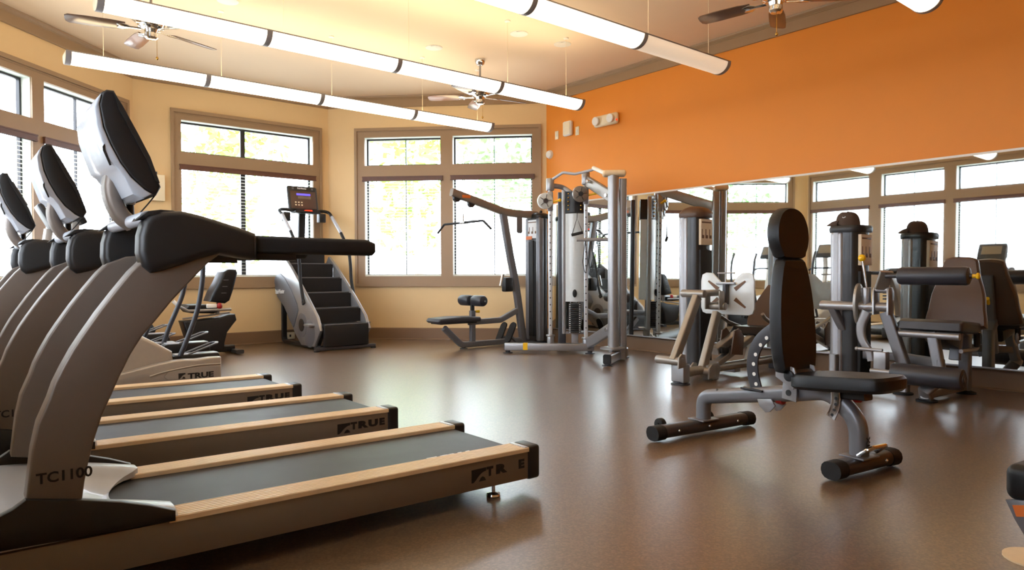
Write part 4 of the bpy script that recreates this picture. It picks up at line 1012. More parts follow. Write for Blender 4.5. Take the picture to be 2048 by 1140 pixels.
    MB().bar([((q0.x+q1.x)/2, .15, .10), ((q0.x+q1.x)/2, .15, zb_)], .09, .09, (0, 1, 0), .012).box(((q0.x+q1.x)/2-.045, 0, .06), ((q0.x+q1.x)/2+.045, .2, .12), .01).build('stack_post', MS, r)
    np_ = 14; th = (zs-zb_)/np_; cc = (q0.x+q1.x)/2; hw = (q1.x-q0.x)*.33
    rods = MB().cyl((cc-hw*.7, .10, zb_), (cc-hw*.7, .10, zs+.2), .008, 8).cyl((cc+hw*.7, .10, zb_), (cc+hw*.7, .10, zs+.2), .008, 8).build('guide_rods', 'chrome', r)
    pm = None
    for i in range(np_):
        if pm is None:
            pm = MB().box((cc-hw, .03, zb_), (cc+hw, .17, zb_+th-.003), .003).build('weight_plate', 'black_plastic', rods)
        else:
            o = pm.copy(); C.objects.link(o); o.location = (0, 0, th*i)
    m = MB()
    for i in range(np_):
        for u in (-.8, .8): m.box((cc+hw*u-.008, .027, zb_+th*i+.005), (cc+hw*u+.008, .031, zb_+th*i+.013))
    m.build('plate_numbers', 'white_ink', rods, smooth=0)
    kk = F.P(.02, (1147, 587))[0]; MB().sphere((cc, .03, kk.z), .05, sx=.55, sy=.5, n=12).build('stack_knob', 'black_rubber', r)
    # dark rear upright and the arching top member
    e = F.P(.35, (1124, 685), (1124, 385)); MB().bar([V(e[0].x, .35, .0), V(e[0].x, .35, e[1].z)], .10, .06, (1, 0, 0), .015).build('rear_upright', 'steel_dark', r)
    ar = [V(sA, .02, F.P(0, (1106, 371))[0].z)]+F.P(.12, (1122, 374), (1138, 383), (1150, 393), (1160, 405))
    MB().bar(spl(ar, 5), .05, .06, (0, 1, 0), .015).build('arch_member', MS, r)
    # main upright pair and the diagonals to it
    zC = F.P(ct, (1222, 350))[0].z
    MB().cyl((cs-.04, ct-.04, .10), (cs-.04, ct-.04, zC), .062, 24).build('main_upright', MS, r)
    MB().bar([(cs+.07, ct+.05, .02), (cs+.07, ct+.05, zC-.04)], .09, .085, (0, 1, 0), .02).build('rear_post', MS, r)
    zt2 = F.P(ct, (1213, 395))[0].z; zb2 = F.P(ct, (1213, 655))[0].z
    dg = V(cs-.05, ct-.03, 0)
    MB().bar([V(sB+.02, -.01, zB-.11), V(dg.x, dg.y, zt2)], .055, .13, (-.7, -.7, 0), .015).build('upper_diagonal', 'machine_bronze', r, label='bronze grey upper diagonal beam')
    MB().bar([V(sB+.02, -.01, .12), V(dg.x, dg.y, zb2)], .055, .13, (-.7, -.7, 0), .015).build('lower_diagonal', MS, r)
    m = MB()
    for a_, z_ in (((sB*.85+dg.x*.15), zB-.13), ((sB*.15+dg.x*.85), zt2+.03), ((sB*.15+dg.x*.85), zb2-.03)):
        t_ = -.03*(1-(a_-sB)/(dg.x-sB))+dg.y*(a_-sB)/(dg.x-sB)
        m.cyl((a_, t_-.01, z_), (a_-.035, t_-.045, z_), .02, 12)
    m.build('diagonal_bolts', 'chrome', r)
    # pull up bar from the left column head over to the upright, padded cap on top
    D = lambda x, y, d: F.loc(CAM+ray(x, y)*d)
    pu = [V(sA, 0, zA-.03), D(1126, 345, 8.35), D(1150, 348, 8.3), D(1176, 342, 8.25), D(1190, 338, 8.2)]
    MB().tube(fil(pu, .06), .017, 12).build('pull_up_bar', 'silver_plastic', r)
    MB().tube([D(1187, 336, 8.15), D(1213, 348, 7.75), V(cs-.02, ct-.04, zC-.02)], .024, 12).build('pull_up_grip', 'white_plastic', r, label='white pull up grip')
    MB().box((cs-.16, ct-.11, zC-.02), (cs+.10, ct+.07, zC+.045), .03, 4).build('upright_cap', 'tan_rail', r, label='tan cap on the upright')
    # foot of the upright with rubber tipped beam and a step plate
    f0, f1 = F.Z(.07, (1216, 718), (1247, 704))
    dd = (f1-f0).normalized()
    MB().bar([f0-dd*.03+V(0, 0, .0), f1+dd*.05], .09, .11, (dd.y, -dd.x, 0), .02).build('foot_beam', MS, r)
    MB().bar([f0-dd*.05, f0-dd*.028], .085, .105, (dd.y, -dd.x, 0), .02).build('foot_tip', 'black_rubber', r)
    for p_ in (f0-dd*.02, f1+dd*.03):
        MB().lathe([(.06, 0), (.06, .008), (.03, .012), (.03, .02), (0, .02)], (p_.x, p_.y, 0)).build('base_foot', 'steel_dark', r)
    MB().lathe([(.14, .145), (.14, .16), (.10, .17), (0, .17)], (cs-.05, ct-.05, 0)).build('step_plate', MS, r)
    # accessory straps hung on the mirror side
    for i in range(3):
        q = V(cs-.35+.07*i, ct+.40, 1.38)
        MB().bar(fil([q, q+V(-.03, 0, -.25), q+V(.0, 0, -.42), q+V(.03, 0, -.25), q], .05), .04, .008, (0, 1, 0), .002).build('hanging_strap', 'black_rubber', r)
    MB().bar([(cs-.45, ct+.40, 1.39), (cs+.07, ct+.40, 1.39), (cs+.07, ct+.05, 1.39)], .04, .05, (0, 0, 1), .01).build('accessory_rail', MS, r)
    return r
trainer()

# ---------------------------------------------------------------- leg press
def legpress():
    F = Fr(5.9, 3.78, 0)
    r = thing('leg_press', 'bronze leg press with pale foot plate behind the adjustable bench', 'exercise machine', F)
    MZ = 'machine_bronze'
    MB().cyl((-.80, 0, .10), (.82, 0, .10), .042, 20).build('base_beam', MZ, r)
    f = F.P(0, (1352, 768))[0]; sx_ = -.86
    MB().box((sx_-.05, -.07, .02), (sx_+.05, .07, .19), .015).build('front_post', 'machine_silver', r)
    MB().lathe([(.085, 0), (.085, .01), (.06, .018), (.06, .03), (0, .03)], (sx_, 0, 0)).build('front_foot', 'steel_dark', r)
    g = F.P(0, (1416, 757))[0]
    MB().prism([(-.52, .14), (-.36, .17), (-.32, .10), (-.36, .0), (-.45, .0), (-.53, .08)], 't', -.06, .06, .012).build('pivot_bracket', MZ, r)
    MB().box((.70, -.06, 0), (.80, .06, .10), .01).build('rear_foot', 'steel_dark', r)
    L1 = F.P(0, (1348, 722), (1394, 594)); L2 = F.P(0, (1404, 742), (1434, 625))
    for nm, (a, b) in (('a', L1), ('b', L2)):
        MB().bar([a, b], .062, .085, (0, 1, 0), .012).build('press_link', MZ, r)
    for (p, t0, t1) in ((L1[0], -.09, .19), (L2[0], -.11, .11), (L1[1]+V(.01, 0, .03), -.08, .17), (L2[1]+V(.02, 0, .06), -.08, .11)):
        o = MB().cyl((p.x, t0, p.z), (p.x, t1, p.z), .036, 20, bevel=.006).build('pivot_tube', MZ, r)
    for p, t_ in ((L1[0], -.075), (L2[0], -.10), (L2[0], .10)):
        MB().prism([(p.x-.05, p.z-.06), (p.x+.06, p.z-.05), (p.x+.05, p.z+.06), (p.x, p.z+.07), (p.x-.04, p.z+.04)], 't', t_-.012, t_+.006, .004).build('pivot_plate', MZ, r)
    zc = L1[1].z+.03
    ps = -.15
    MB().cyl((L1[1].x, 0, zc), (ps-.04, .06, zc), .032, 16).build('carriage_bar', MZ, r)
    MB().bar([(L2[1].x, 0, L2[1].z+.06), (ps-.05, .03, L2[1].z+.09)], .05, .05, (0, 1, 0), .01).box((L2[1].x-.06, -.07, L2[1].z+.03), (L2[1].x+.02, -.055, zc+.02), .004).box((L2[1].x-.06, .085, L2[1].z+.03), (L2[1].x+.02, .10, zc+.02), .004).build('carriage_bracket', MZ, r)
    # foot plate with a notch and four slots
    cor = F.S(ps, (1402, 587), (1508, 587), (1455, 545), (1455, 629))
    cy, w = (cor[0].y+cor[1].y)/2, abs(cor[0].y-cor[1].y); z1, z0 = cor[2].z, cor[3].z
    hw = w/2
    half = [(-.20*hw, z1-.10), (-.45*hw, z1-.03), (-.55*hw, z1-.005), (-.80*hw, z1), (-.95*hw, z1-.02), (-hw, z1-.08), (-hw, z0+.06), (-.94*hw, z0+.015), (-.80*hw, z0)]
    ol = [(cy+a, b) for a, b in half]+[(cy-a, b) for a, b in half[::-1]]
    pl = MB().prism(ol, 's', ps, ps+.022, .005).build('foot_plate', 'frosted_plate', r, label='pale rounded foot plate')
    for sg in (-1, 1):
        for zz, k in ((z1-.10, 1), (z0+.09, -1)):
            MB().prism([(cy+sg*.27*hw, zz-k*.045), (cy+sg*.68*hw, zz+k*.025), (cy+sg*.72*hw, zz+k*.012), (cy+sg*.36*hw, zz-k*.075)], 's', ps-.004, ps+.004).build('plate_slot', 'ink_brown', pl, smooth=0)
    MB().box((ps-.03, cy-.10, z1-.115), (ps+.0, cy+.10, z1-.09), .006).cyl((ps-.01, cy-.09, z1-.006), (ps-.01, cy+.09, z1-.006), .008).build('plate_rod', 'machine_silver', r)
    MB().cyl((ps-.03, cy-.01, z0+.10), (ps-.03, cy-.01, z1-.11), .028, 14).build('plate_post', 'steel_dark', r)
    # inclined seat rail and brackets
    a, b = V(-.42, 0, .10), V(.42, 0, .40)
    MB().bar([a, b], .07, .06, (0, 1, 0), .01).build('seat_rail', MZ, r)
    MB().bar([V(-.30, .03, .25), V(.10, .03, .40)], .08, .07, (0, 1, 0), .01).build('range_limiter', MZ, r)
    MB().prism([(-.18, .22), (.02, .20), (.04, .38), (-.05, .46), (-.12, .44)], 't', -.075, -.06, .004).prism([(-.18, .22), (.02, .20), (.04, .38), (-.05, .46), (-.12, .44)], 't', .06, .075, .004).build('carriage_plates', 'brown_vinyl', r)
    MB().prism([(.16, .08), (.40, .08), (.42, .36), (.30, .34)], 't', -.03, .03, .01).build('rail_support', MZ, r)
    MB().box((-.28, -.045, .23), (-.16, .075, .29), .02).build('limiter_cap', 'black_rubber', r)
    # seat, back and handles
    MB().prism([(.25, .385), (.30, .36), (.62, .36), (.66, .40), (.62, .45), (.32, .45)], 't', -.16, .24, .025, 3).build('seat', 'black_vinyl', r)
    th = math.radians(32); u = V(math.sin(th), 0, math.cos(th)); n = V(-math.cos(th), 0, math.sin(th)); o = V(.60, .02, .42)
    prof = [(.16, -.02), (.22, .03), (.235, .12), (.21, .25), (.165, .40), (.12, .52), (.08, .60), (.0, .615)]
    ol = [(-a_, b_) for a_, b_ in prof]+[(a_, b_) for a_, b_ in prof[-2::-1]]
    ol = spl([V(a_, b_, 0) for a_, b_ in ol], 3, True)
    m = MB(); N = len(ol)
    for d, k in ((-.035, .96), (-.02, 1), (.02, 1), (.04, .955)):
        m.v += [o+V(0, 1, 0)*p.x*k+u*(p.y*k+.012*(1-k)*10)+n*d for p in ol]
    for i in range(3):
        m.f += [(i*N+q, i*N+(q+1) % N, (i+1)*N+(q+1) % N, (i+1)*N+q) for q in range(N)]
    m.f += [tuple(range(N-1, -1, -1)), tuple(3*N+q for q in range(N))]
    m.build('back_pad', 'brown_vinyl', r, label='brown contoured back pad')
    MB().bar([o+u*.02-n*.05, o+u*.5-n*.05], .10, .04, (0, 1, 0), .01).build('back_frame', MZ, r)
    MB().bar([o+u*.3-n*.06, V(.80, .02, .10)], .06, .06, (0, 1, 0), .01).build('back_support', MZ, r)
    for t_ in (.27, -.23):
        MB().tube(fil([(.62, t_, .40), (.30, t_, .49), (.14, t_, .56), (.10, t_, .60)], .08), .018, 12).build('side_handle', 'machine_bronze', r)
    tower(r, -.12, .14, .34, .59, 1.585, domed=.06, zb=.06)
    MB().box((-.05, -.03, .03), (.05, .45, .09), .01).build('tower_link', 'machine_grey', r)
    return r
legpress()

# ---------------------------------------------------------------- leg extension and curl
def legcurl():
    F = Fr(5.8, 2.1, 0)
    r = thing('leg_curl_machine', 'seated leg machine with long rollers and yellow topped lever at the right mirrors', 'exercise machine', F)
    MS = 'machine_grey'
    tower(r, .07, .34, .50, .75, 1.365, domed=.003, zb=.09)
    ax = F.S(0, (1642, 610), (1783, 612)); za = ax[0].z
    MB().cyl((0, ax[1].y, za), (0, ax[0].y, za), .038, 22, bevel=.006).build('pivot_axle', 'machine_silver', r)
    MB().bar([V(.0, ax[0].y-.10, za-.02), V(.04, ax[0].y-.13, za-.12), V(.09, ax[0].y-.15, za-.20)], .06, .06, (0, 1, 0), .01).build('axle_bracket', MS, r)
    MB().bar([V(.02, .68, .03), V(.02, .68, .30)], .06, .06, (0, 1, 0), .012).build('tower_post', 'machine_silver', r)
    c = F.S(0, (1717, 612))[0]
    ol = [(.0+.085*math.cos(a), za+.02+.17*math.sin(a)) for a in [2*PI*i/24 for i in range(24)]]
    MB().prism(ol, 't', c.y-.012, c.y+.012, .005).build('cam_plate', 'machine_bronze', r, label='bronze oval cam plate')
    k = F.S(0, (1733, 603), (1733, 575), (1724, 516)); 
    MB().cyl((0, k[0].y, za), (0, k[1].y, k[1].z), .034, 18, bevel=.004).build('lever_socket', 'machine_silver', r)
    lv = MB().cyl(k[1], k[2], .011, 10).build('range_lever', 'chrome', r, label='chrome lever with yellow ball')
    MB().sphere(k[2], .030, n=16).build('lever_knob', 'yellow', lv, label='yellow ball')
    sw = F.S(-.02, (1734, 622), (1724, 645), (1722, 665), (1727, 684), (1737, 700), (1742, 722))
    MB().sweep(spl(sw, 5), rrect(.05, .085, .02), hint=(1, 0, 0), scale=[1-.4*i/25 for i in range(26)]).build('counterweight_arm', 'machine_silver', r, label='silver swept arm')
    b0, b1 = F.S(-.03, (1749, 600), (1778, 600)); zt_ = F.S(-.03, (1765, 580))[0].z
    for yy in (b0.y, b1.y):
        MB().prism([(-.06, za-.06), (.05, za-.06), (.05, zt_-.01), (.02, zt_+.02), (-.04, zt_+.02), (-.06, zt_-.01)], 't', yy-.008, yy+.008, .004).build('clevis_plate', 'machine_silver', r)
    MB().cyl((-.02, b0.y, zt_), (-.02, b1.y, zt_), .025).build('clevis_bar', 'machine_silver', r)
    m = MB()
    for i in range(4): m.box((.0, b1.y+.04, za+.06+.025*i), (.03, b0.y-.05, za+.072+.025*i))
    m.build('adjust_teeth', 'black_plastic', r)
    ar = F.S(-.05, (1762, 578), (1779, 548))
    MB().bar([ar[0], ar[1]+V(-.05, 0, .02)], .03, .10, (0, 0, 1) if False else (.7, .7, 0), .008).build('roller_arm', 'machine_bronze', r)
    ru = F.S(-.12, (1797, 551), (1940, 553)); zu = (ru[0].z+ru[1].z)/2
    MB().cyl((-.12, ar[1].y, zu), (-.12, ru[1].y-.015, zu), .018).build('roller_axle', 'steel_dark', r)
    MB().cyl((-.12, ru[1].y, zu), (-.12, ru[0].y, zu), .068, 32, bevel=.022).build('upper_roller', 'blue_grey_vinyl', r, label='long dark upper roller')
    MB().cyl((-.12, ru[1].y-.01, zu), (-.12, ru[1].y-.045, zu), .014, 12).sphere((-.12, ru[1].y-.05, zu), .024, sy=.6).build('roller_pin', 'yellow', r, label='yellow pull pin')
    rl = F.S(-.14, (1784, 735), (1928, 745)); zl = .215
    MB().cyl((-.14, rl[1].y, zl), (-.14, rl[0].y, zl), .080, 32, bevel=.02).build('lower_roller', 'blue_grey_vinyl', r, label='long dark lower roller')
    MB().lathe([(.045, 0), (.045, .006), (.03, .008), (.03, .012), (0, .012)], (-.14, rl[1].y, zl), (0, -1, 0)).build('roller_cap', 'steel_dark', r)
    MB().cyl((-.14, rl[0].y, zl), (-.14, rl[0].y+.16, zl), .02).build('roller_stub', 'machine_silver', r)
    s4 = F.S(-.10, (1750, 722), (1776, 702))
    MB().box((-.14, s4[1].y, .22), (-.06, s4[0].y, .37), .012).build('roller_clamp', 'machine_silver', r)
    h = F.S(-.10, (1714, 697), (1765, 701)); MB().cyl(h[0], h[1], .014).sphere(h[0], .018, n=10).build('clamp_lever', 'machine_silver', r)
    # seat, back and their frame
    st = F.S(.05, (1798, 645), (1928, 650)); y1_, y0_ = st[0].y, st[1].y
    zs = F.S(.05, (1860, 640))[0].z
    MB().prism([(.00, zs-.07), (.04, zs-.085), (.42, zs-.12), (.46, zs-.08), (.44, zs-.03), (.06, zs+.005), (.015, zs-.015)], 't', y0_, y1_, .025, 3).build('seat', 'blue_grey_vinyl', r)
    MB().cyl((.03, y0_+.02, zs-.115), (.03, y1_+.06, zs-.115), .028).build('seat_tube', 'machine_silver', r)
    yc = (y0_+y1_)/2
    MB().prism([(.02, zs-.10), (.40, zs-.14), (.38, zs-.24), (.12, zs-.18)], 't', yc-.10, yc+.06, .02).build('seat_pan', 'black_plastic', r)
    p0, p1 = F.S(.05, (1865, 665), (1885, 735))
    MB().bar([p0, V(.02, p1.y, .20)], .075, .075, (1, 0, 0), .012).build('seat_post', MS, r)
    lb = F.S(.02, (1772, 625), (1812, 735))
    MB().bar([V(.02, lb[0].y, za-.04), V(.02, lb[1].y, .22)], .075, .085, (1, 0, 0), .012).build('leaning_beam', MS, r)
    th = math.radians(14); u = V(math.sin(th), 0, math.cos(th)); n = V(-math.cos(th), 0, math.sin(th)); o = V(.45, yc, zs-.08)
    bl, br_ = F.S(.47, (1862, 640), (1965, 640)); hwid = max(.20, (bl.y-br_.y)/2); o.y = (bl.y+br_.y)/2
    prof = [(.18, .0), (.215, .05), (hwid, .15), (hwid*.93, .28), (hwid*.72, .42), (hwid*.62, .52), (hwid*.52, .57), (0, .585)]
    ol = spl([V(-a_, b_, 0) for a_, b_ in prof]+[V(a_, b_, 0) for a_, b_ in prof[-2::-1]], 3, True); m = MB(); N = len(ol)
    for d, kk in ((-.04, .95), (-.02, 1), (.02, 1), (.04, .95)): m.v += [o+V(0, 1, 0)*p.x*kk+u*(p.y*kk+.02*(1-kk)*10)+n*d for p in ol]
    for i in range(3): m.f += [(i*N+q, i*N+(q+1) % N, (i+1)*N+(q+1) % N, (i+1)*N+q) for q in range(N)]
    m.f += [tuple(range(N-1, -1, -1)), tuple(3*N+q for q in range(N))]
    m.build('back_pad', 'brown_vinyl', r, label='brown contoured back pad')
    MB().bar([o-n*.06-u*.25, o-n*.06+u*.45], .08, .05, (0, 1, 0), .012).build('back_frame', MS, r)
    MB().cyl(o-n*.08+u*.2, o-n*.13+u*.2+V(0, 0, .06), .012, 10, r2=.022).build('back_pin', 'yellow', r, label='yellow back adjustment pin')
    xr = .62
    MB().bar([V(xr, o.y-.02, .03), V(xr, o.y-.02, zs-.14), V(.46, o.y-.0, zs-.05)], .08, .08, (0, 1, 0), .012).build('rear_post', MS, r)
    ft = F.Z(0, (1862, 804))[0]
    MB().bar([V(.02, p1.y-.01, .20), V(-.06, ft.y+.02, .09), V(ft.x, ft.y+.03, .02)], .09, .075, (0, 1, 0), .015).build('front_foot', 'machine_silver', r)
    MB().bar([V(-.06, ft.y+.02, .06), V(xr, o.y-.02, .06)], .06, .06, (0, 0, 1), .012).build('base_beam', 'machine_silver', r)
    MB().lathe([(.075, 0), (.075, .012), (.05, .02), (0, .02)], (ft.x, ft.y+.03, 0)).build('foot_pad', 'black_rubber', r)
    MB().lathe([(.075, 0), (.075, .012), (.05, .02), (0, .02)], (xr+.02, o.y-.02, 0)).build('foot_pad', 'black_rubber', r)
    f2 = F.Z(0, (1806, 788))[0]
    MB().bar([V(f2.x, f2.y, .02), V(f2.x+.01, f2.y, .22), V(f2.x+.02, f2.y+.02, .32)], .085, .085, (1, 0, 0), .015).build('side_post', 'machine_silver', r)
    MB().lathe([(.075, 0), (.075, .012), (.05, .02), (0, .02)], (f2.x, f2.y, 0)).build('foot_pad', 'black_rubber', r)
    MB().cyl((f2.x+.05, f2.y+.30, .11), (f2.x+.0, p1.y, .11), .025).build('floor_bar', 'machine_silver', r)
    MB().bar([V(f2.x+.02, f2.y, .30), V(.16, .62, .30)], .07, .07, (0, 0, 1), .012).bar([V(.02, p1.y, .30), V(f2.x+.02, f2.y+.02, .30)], .07, .07, (0, 0, 1), .012).build('cross_frame', MS, r)
    g = F.S(.40, (1945, 665), (1930, 697))
    MB().tube(fil([V(.15, g[0].y, g[1].z), V(.42, g[0].y-.03, g[1].z), V(.40, g[0].y-.03, g[0].z)], .04), .016).build('side_handle', 'machine_silver', r)
    MB().cyl(V(.405, g[0].y-.03, g[1].z+.02), V(.40, g[0].y-.03, g[0].z), .021).build('handle_grip', 'black_rubber', r)
    MB().cyl(V(.40, g[0].y-.03, g[0].z), V(.40, g[0].y-.03, g[0].z+.006), .022).build('handle_tip', 'tan_rail', r)
    return r, F
lc, LCF = legcurl()
# a cap left on the tower
hat = thing('baseball_cap', 'dark brown baseball cap lying on top of the tower of the seated leg machine', 'cap')
hc = on_plane(1696, 440, V(1, 0, 0), 6.0); hat.location = (6.0, hc.y, 1.3965)
m = MB(); N, M2 = 28, 9; vs = []
for j in range(M2+1):
    a = j/M2*PI/2
    for i in range(N):
        b = 2*PI*i/N; rr = .092*math.cos(a)**.62; vs.append((rr*math.cos(b)*.92, rr*math.sin(b)*1.08, (.001+.118*math.sin(a)**.95)+.018*max(0, math.sin(b))*math.cos(a)))
fs = [(j*N+i, j*N+(i+1) % N, (j+1)*N+(i+1) % N, (j+1)*N+i) for j in range(M2) for i in range(N)]+[tuple(range(N-1, -1, -1)), tuple(M2*N+i for i in range(N))]
cr_ = MB().add(vs, fs).build('crown', 'cap_brown', hat, smooth=60)
MB().sphere((0, 0, .120), .009, sz=.6, n=10).build('top_button', 'cap_brown', cr_)
m = MB(); vs = []
for i in range(17):
    a = -PI*.34+i/16*PI*.68
    for rr, zz in ((.088, .052), (.128, .040), (.168, .012)):
        k = rr if rr < .1 else .088+(rr-.088)*math.cos(a*1.25)
        vs.append((k*math.sin(a)*.95, k*math.cos(a)*1.05, zz-.5*(k*math.sin(a))**2))
fs = [(i*3+q, i*3+q+1, (i+1)*3+q+1, (i+1)*3+q) for i in range(16) for q in range(2)]
n0 = len(vs); vs += [(x, y, z-.007) for x, y, z in vs]; fs += [tuple(n0+q for q in f[::-1]) for f in fs]
bd = [i*3 for i in range(17)]+[16*3+1, 16*3+2]+[i*3+2 for i in range(15, -1, -1)]+[1]
fs += [(bd[i], bd[(i+1) % len(bd)], n0+bd[(i+1) % len(bd)], n0+bd[i]) for i in range(len(bd))]
MB().add(vs, fs).build('brim', 'cap_brown', hat, smooth=60)
m = MB()
for i in range(6):
    p = [(.02*(1-k/6)-.012*math.sin(k/6*PI)*0, -.0, 0) for k in range(7)]
MB().tube(spl([(-.078, .012, .072), (-.082, .0, .066), (-.079, -.016, .074)], 4), .003, 6).build('emblem', 'white_ink', cr_, label='small pale tick mark')

# ---------------------------------------------------------------- adjustable bench
def bench():
    F = Fr(3.54, 2.0, -98)        # s towards the seat front, t to its right-hand far side
    r = thing('adjustable_bench', 'black adjustable weight bench with its back upright in the middle of the floor', 'weight bench', F)
    G = 'machine_grey'
    bm = F.P(-.03, (1398, 855), (1398, 815), (1425, 794), (1500, 792), (1590, 787), (1640, 788))
    z5 = bm[5].z
    path = [V(bm[2].x-.10, 0, .09), V(bm[2].x-.10, 0, bm[2].z-.015), V(bm[4].x, 0, bm[4].z), V(.32, 0, z5+.02), V(.47, 0, .26), V(.475, 0, .09)]
    MB().bar(fil(path, .16, 9), .075, .088, (0, 1, 0), .03).build('frame_tube', G, r, label='bent grey frame tube')
    text('VTX', 'frame_lettering', 'ink', r, V(.5200, .014, .115), (0, 0, 1), (0, -1, 0), .036, 1.05, .0015)
    for s_, hl, c in ((bm[2].x-.10, .365, 0), (.475, .20, .03)):
        f = MB().bar([(s_, c-hl, .052), (s_, c+hl, .052)], .10, .075, (1, 0, 0), .034).build('cross_foot', 'steel_dark', r)
        for e in (-1, 1):
            MB().bar([(s_, c+e*(hl-.012), .05), (s_, c+e*(hl+.06), .048)], .106, .085, (1, 0, 0), .038).build('foot_cap', 'black_rubber', f)
        MB().box((s_-.065, -.07, .085), (s_+.065, .07, .094), .003).build('weld_plate', G, f)
        m = MB()
        for q in ((-.7, 0, .7) if hl > .3 else (.6,)):
            m.sphere((s_+.05, c+hl*q, .055), .009, n=8)
        m.build('foot_bolts', 'chrome', f)
    for t_ in (-.29, .12):
        MB().cyl((bm[2].x-.175, t_-.02, .075), (bm[2].x-.175, t_+.02, .075), .038, 20, bevel=.008).cyl((bm[2].x-.175, t_-.028, .075), (bm[2].x-.175, t_+.028, .075), .012, 10).build('transport_wheel', 'black_rubber', r)
    MB().tube(fil([(.50, -.05, .10), (.56, -.05, .15), (.56, .10, .15), (.50, .10, .10)], .03), .010, 10).build('lift_handle', 'chrome', r)
    k = F.P(0, (1441, 783))[0]; MB().lathe([(.03, -.01), (.03, .022), (.024, .03), (0, .03)], (k.x, 0, k.z-.015)).build('rest_bumper', 'black_rubber', r)
    # seat
    sp = F.P(-.15, (1590, 756), (1590, 771), (1758, 757), (1752, 782))
    zs = .455
    ol = [(.175, zs-.045), (.195, zs+.005), (.50, zs+.035), (.64, zs+.042), (.655, zs+.025), (.645, zs-.02), (.60, zs-.035), (.21, zs-.06)]
    ot = [(.18, -.13), (.18, .13), (.45, .15), (.60, .135), (.655, .085), (.655, -.085), (.60, -.135), (.45, -.15)]
    m = MB(); o2 = spl([V(a, b, 0) for a, b in ot], 4, True); N = len(o2); zl = lambda s_: zs+.012+(s_-.18)*.075
    for d, kk in ((-.075, .93), (-.06, 1), (-.015, 1), (0, .95)):
        m.v += [V(.42+(p.x-.42)*kk, p.y*kk, zl(.42+(p.x-.42)*kk)+d) for p in o2]
    for i in range(3): m.f += [(i*N+q, i*N+(q+1) % N, (i+1)*N+(q+1) % N, (i+1)*N+q) for q in range(N)]
    m.f += [tuple(range(N-1, -1, -1)), tuple(3*N+q for q in range(N))]
    m.build('seat_pad', 'black_vinyl', r)
    MB().bar([V(.12, 0, zl(.12)-.10), V(.52, 0, zl(.52)-.10)], .07, .045, (0, 1, 0), .01).build('seat_rail', 'black_plastic', r)
    for t_ in (-.055, .055):
        MB().prism([(.07, z5-.05), (.16, z5-.06), (.165, z5+.07), (.08, z5+.07)], 't', t_-.006, t_+.006, .003).build('hinge_plate', 'machine_silver', r)
        MB().prism([(.05, zs-.02), (.16, zs-.075), (.19, zs-.03), (.165, zs+.04), (.05, zs+.06)], 't', t_*1.5-.005, t_*1.5+.005, .003).build('back_hinge', 'machine_silver', r)
    MB().cyl((.14, -.10, zs-.005), (.14, .10, zs-.005), .030, 18, bevel=.004).cyl((.115, -.066, z5-.015), (.115, .066, z5-.015), .016, 14).build('hinge_pins', 'black_plastic', r)
    # back pad: broad lower part and an oval head part, upright
    s0 = .115; bk = []
    half = [(.105, .462), (.135, .50), (.15, .60), (.148, .75), (.135, .88), (.115, .98), (.095, 1.045), (.075, 1.07), (.0, 1.074)]
    head = [(.075, 1.074), (.10, 1.10), (.125, 1.15), (.132, 1.20), (.122, 1.26), (.09, 1.315), (.045, 1.342), (0, 1.347)]
    ln = lambda z: -.062*(z-.46)
    def padmesh(prof, closed_bottom, z_off=0):
        pts = [V(-a, b, 0) for a, b in prof]+[V(a, b, 0) for a, b in prof[-2::-1]]
        o3 = spl(pts, 3, True); N_ = len(o3); mm = MB(); zc = sum(p.y for p in o3)/N_
        for d, kk in ((-.075, .94), (-.06, 1.0), (-.012, 1.0), (0.0, .955)):
            for p in o3:
                z = zc+(p.y-zc)*(kk if True else 1); mm.v.append(V(s0+.03+ln(z)+d, p.x*kk, z))
        for i in range(3): mm.f += [(i*N_+q, i*N_+(q+1) % N_, (i+1)*N_+(q+1) % N_, (i+1)*N_+q) for q in range(N_)]
        mm.f += [tuple(range(N_-1, -1, -1)), tuple(3*N_+q for q in range(N_))]
        return mm
    bp = padmesh(half, True).build('back_pad', 'black_vinyl', r)
    padmesh(head, True).build('head_pad', 'black_vinyl', r)
    MB().bar([V(s0+ln(.5)-.06, 0, .44), V(s0+ln(1.2)-.06, 0, 1.22)], .09, .035, (0, 1, 0), .01).build('back_frame', 'steel_dark', r)
    # drilled quadrant behind the back, seat quadrant under the seat
    arc = F.P(-.01, (1513, 776), (1507, 752), (1505, 728), (1509, 703), (1521, 681), (1540, 664), (1556, 654), (1572, 645))
    qd = MB().sweep(spl(arc, 5), rrect(.012, .075, .003), hint=(0, 1, 0)).build('back_quadrant', 'steel_dark', r, label='drilled steel quadrant')
    m = MB()
    for x, y in ((1512, 768), (1508, 748), (1507, 728), (1511, 709), (1521, 690), (1533, 676), (1547, 664)):
        p = F.P(-.017, (x, y))[0]; m.cyl(p+V(0, -.001, 0), p+V(0, .003, 0), .011, 12)
    m.build('quadrant_holes', 'white_plastic', qd, smooth=0)
    p = F.P(0, (1513, 778))[0]; MB().box((p.x-.075, -.05, p.z-.006), (p.x+.075, .05, p.z+.006), .003).build('quadrant_shoe', 'black_plastic', r)
    b = F.P(-.045, (1515, 798), (1543, 798), (1551, 812), (1540, 824), (1532, 825), (1520, 812))
    for ta in (-.05, .04): MB().prism([(v.x, v.z) for v in b], 't', ta, ta+.01, .002).build('lock_bracket', 'machine_silver', r)
    k = F.P(-.06, (1550, 802))[0]; MB().cyl((k.x-.03, 0, k.z), (k.x+.012, 0, k.z), .026, 18, bevel=.006).build('pull_knob', 'red', r, label='red pull knob')
    a2 = F.P(-.045, (1671, 779), (1672, 800), (1669, 818), (1662, 835))
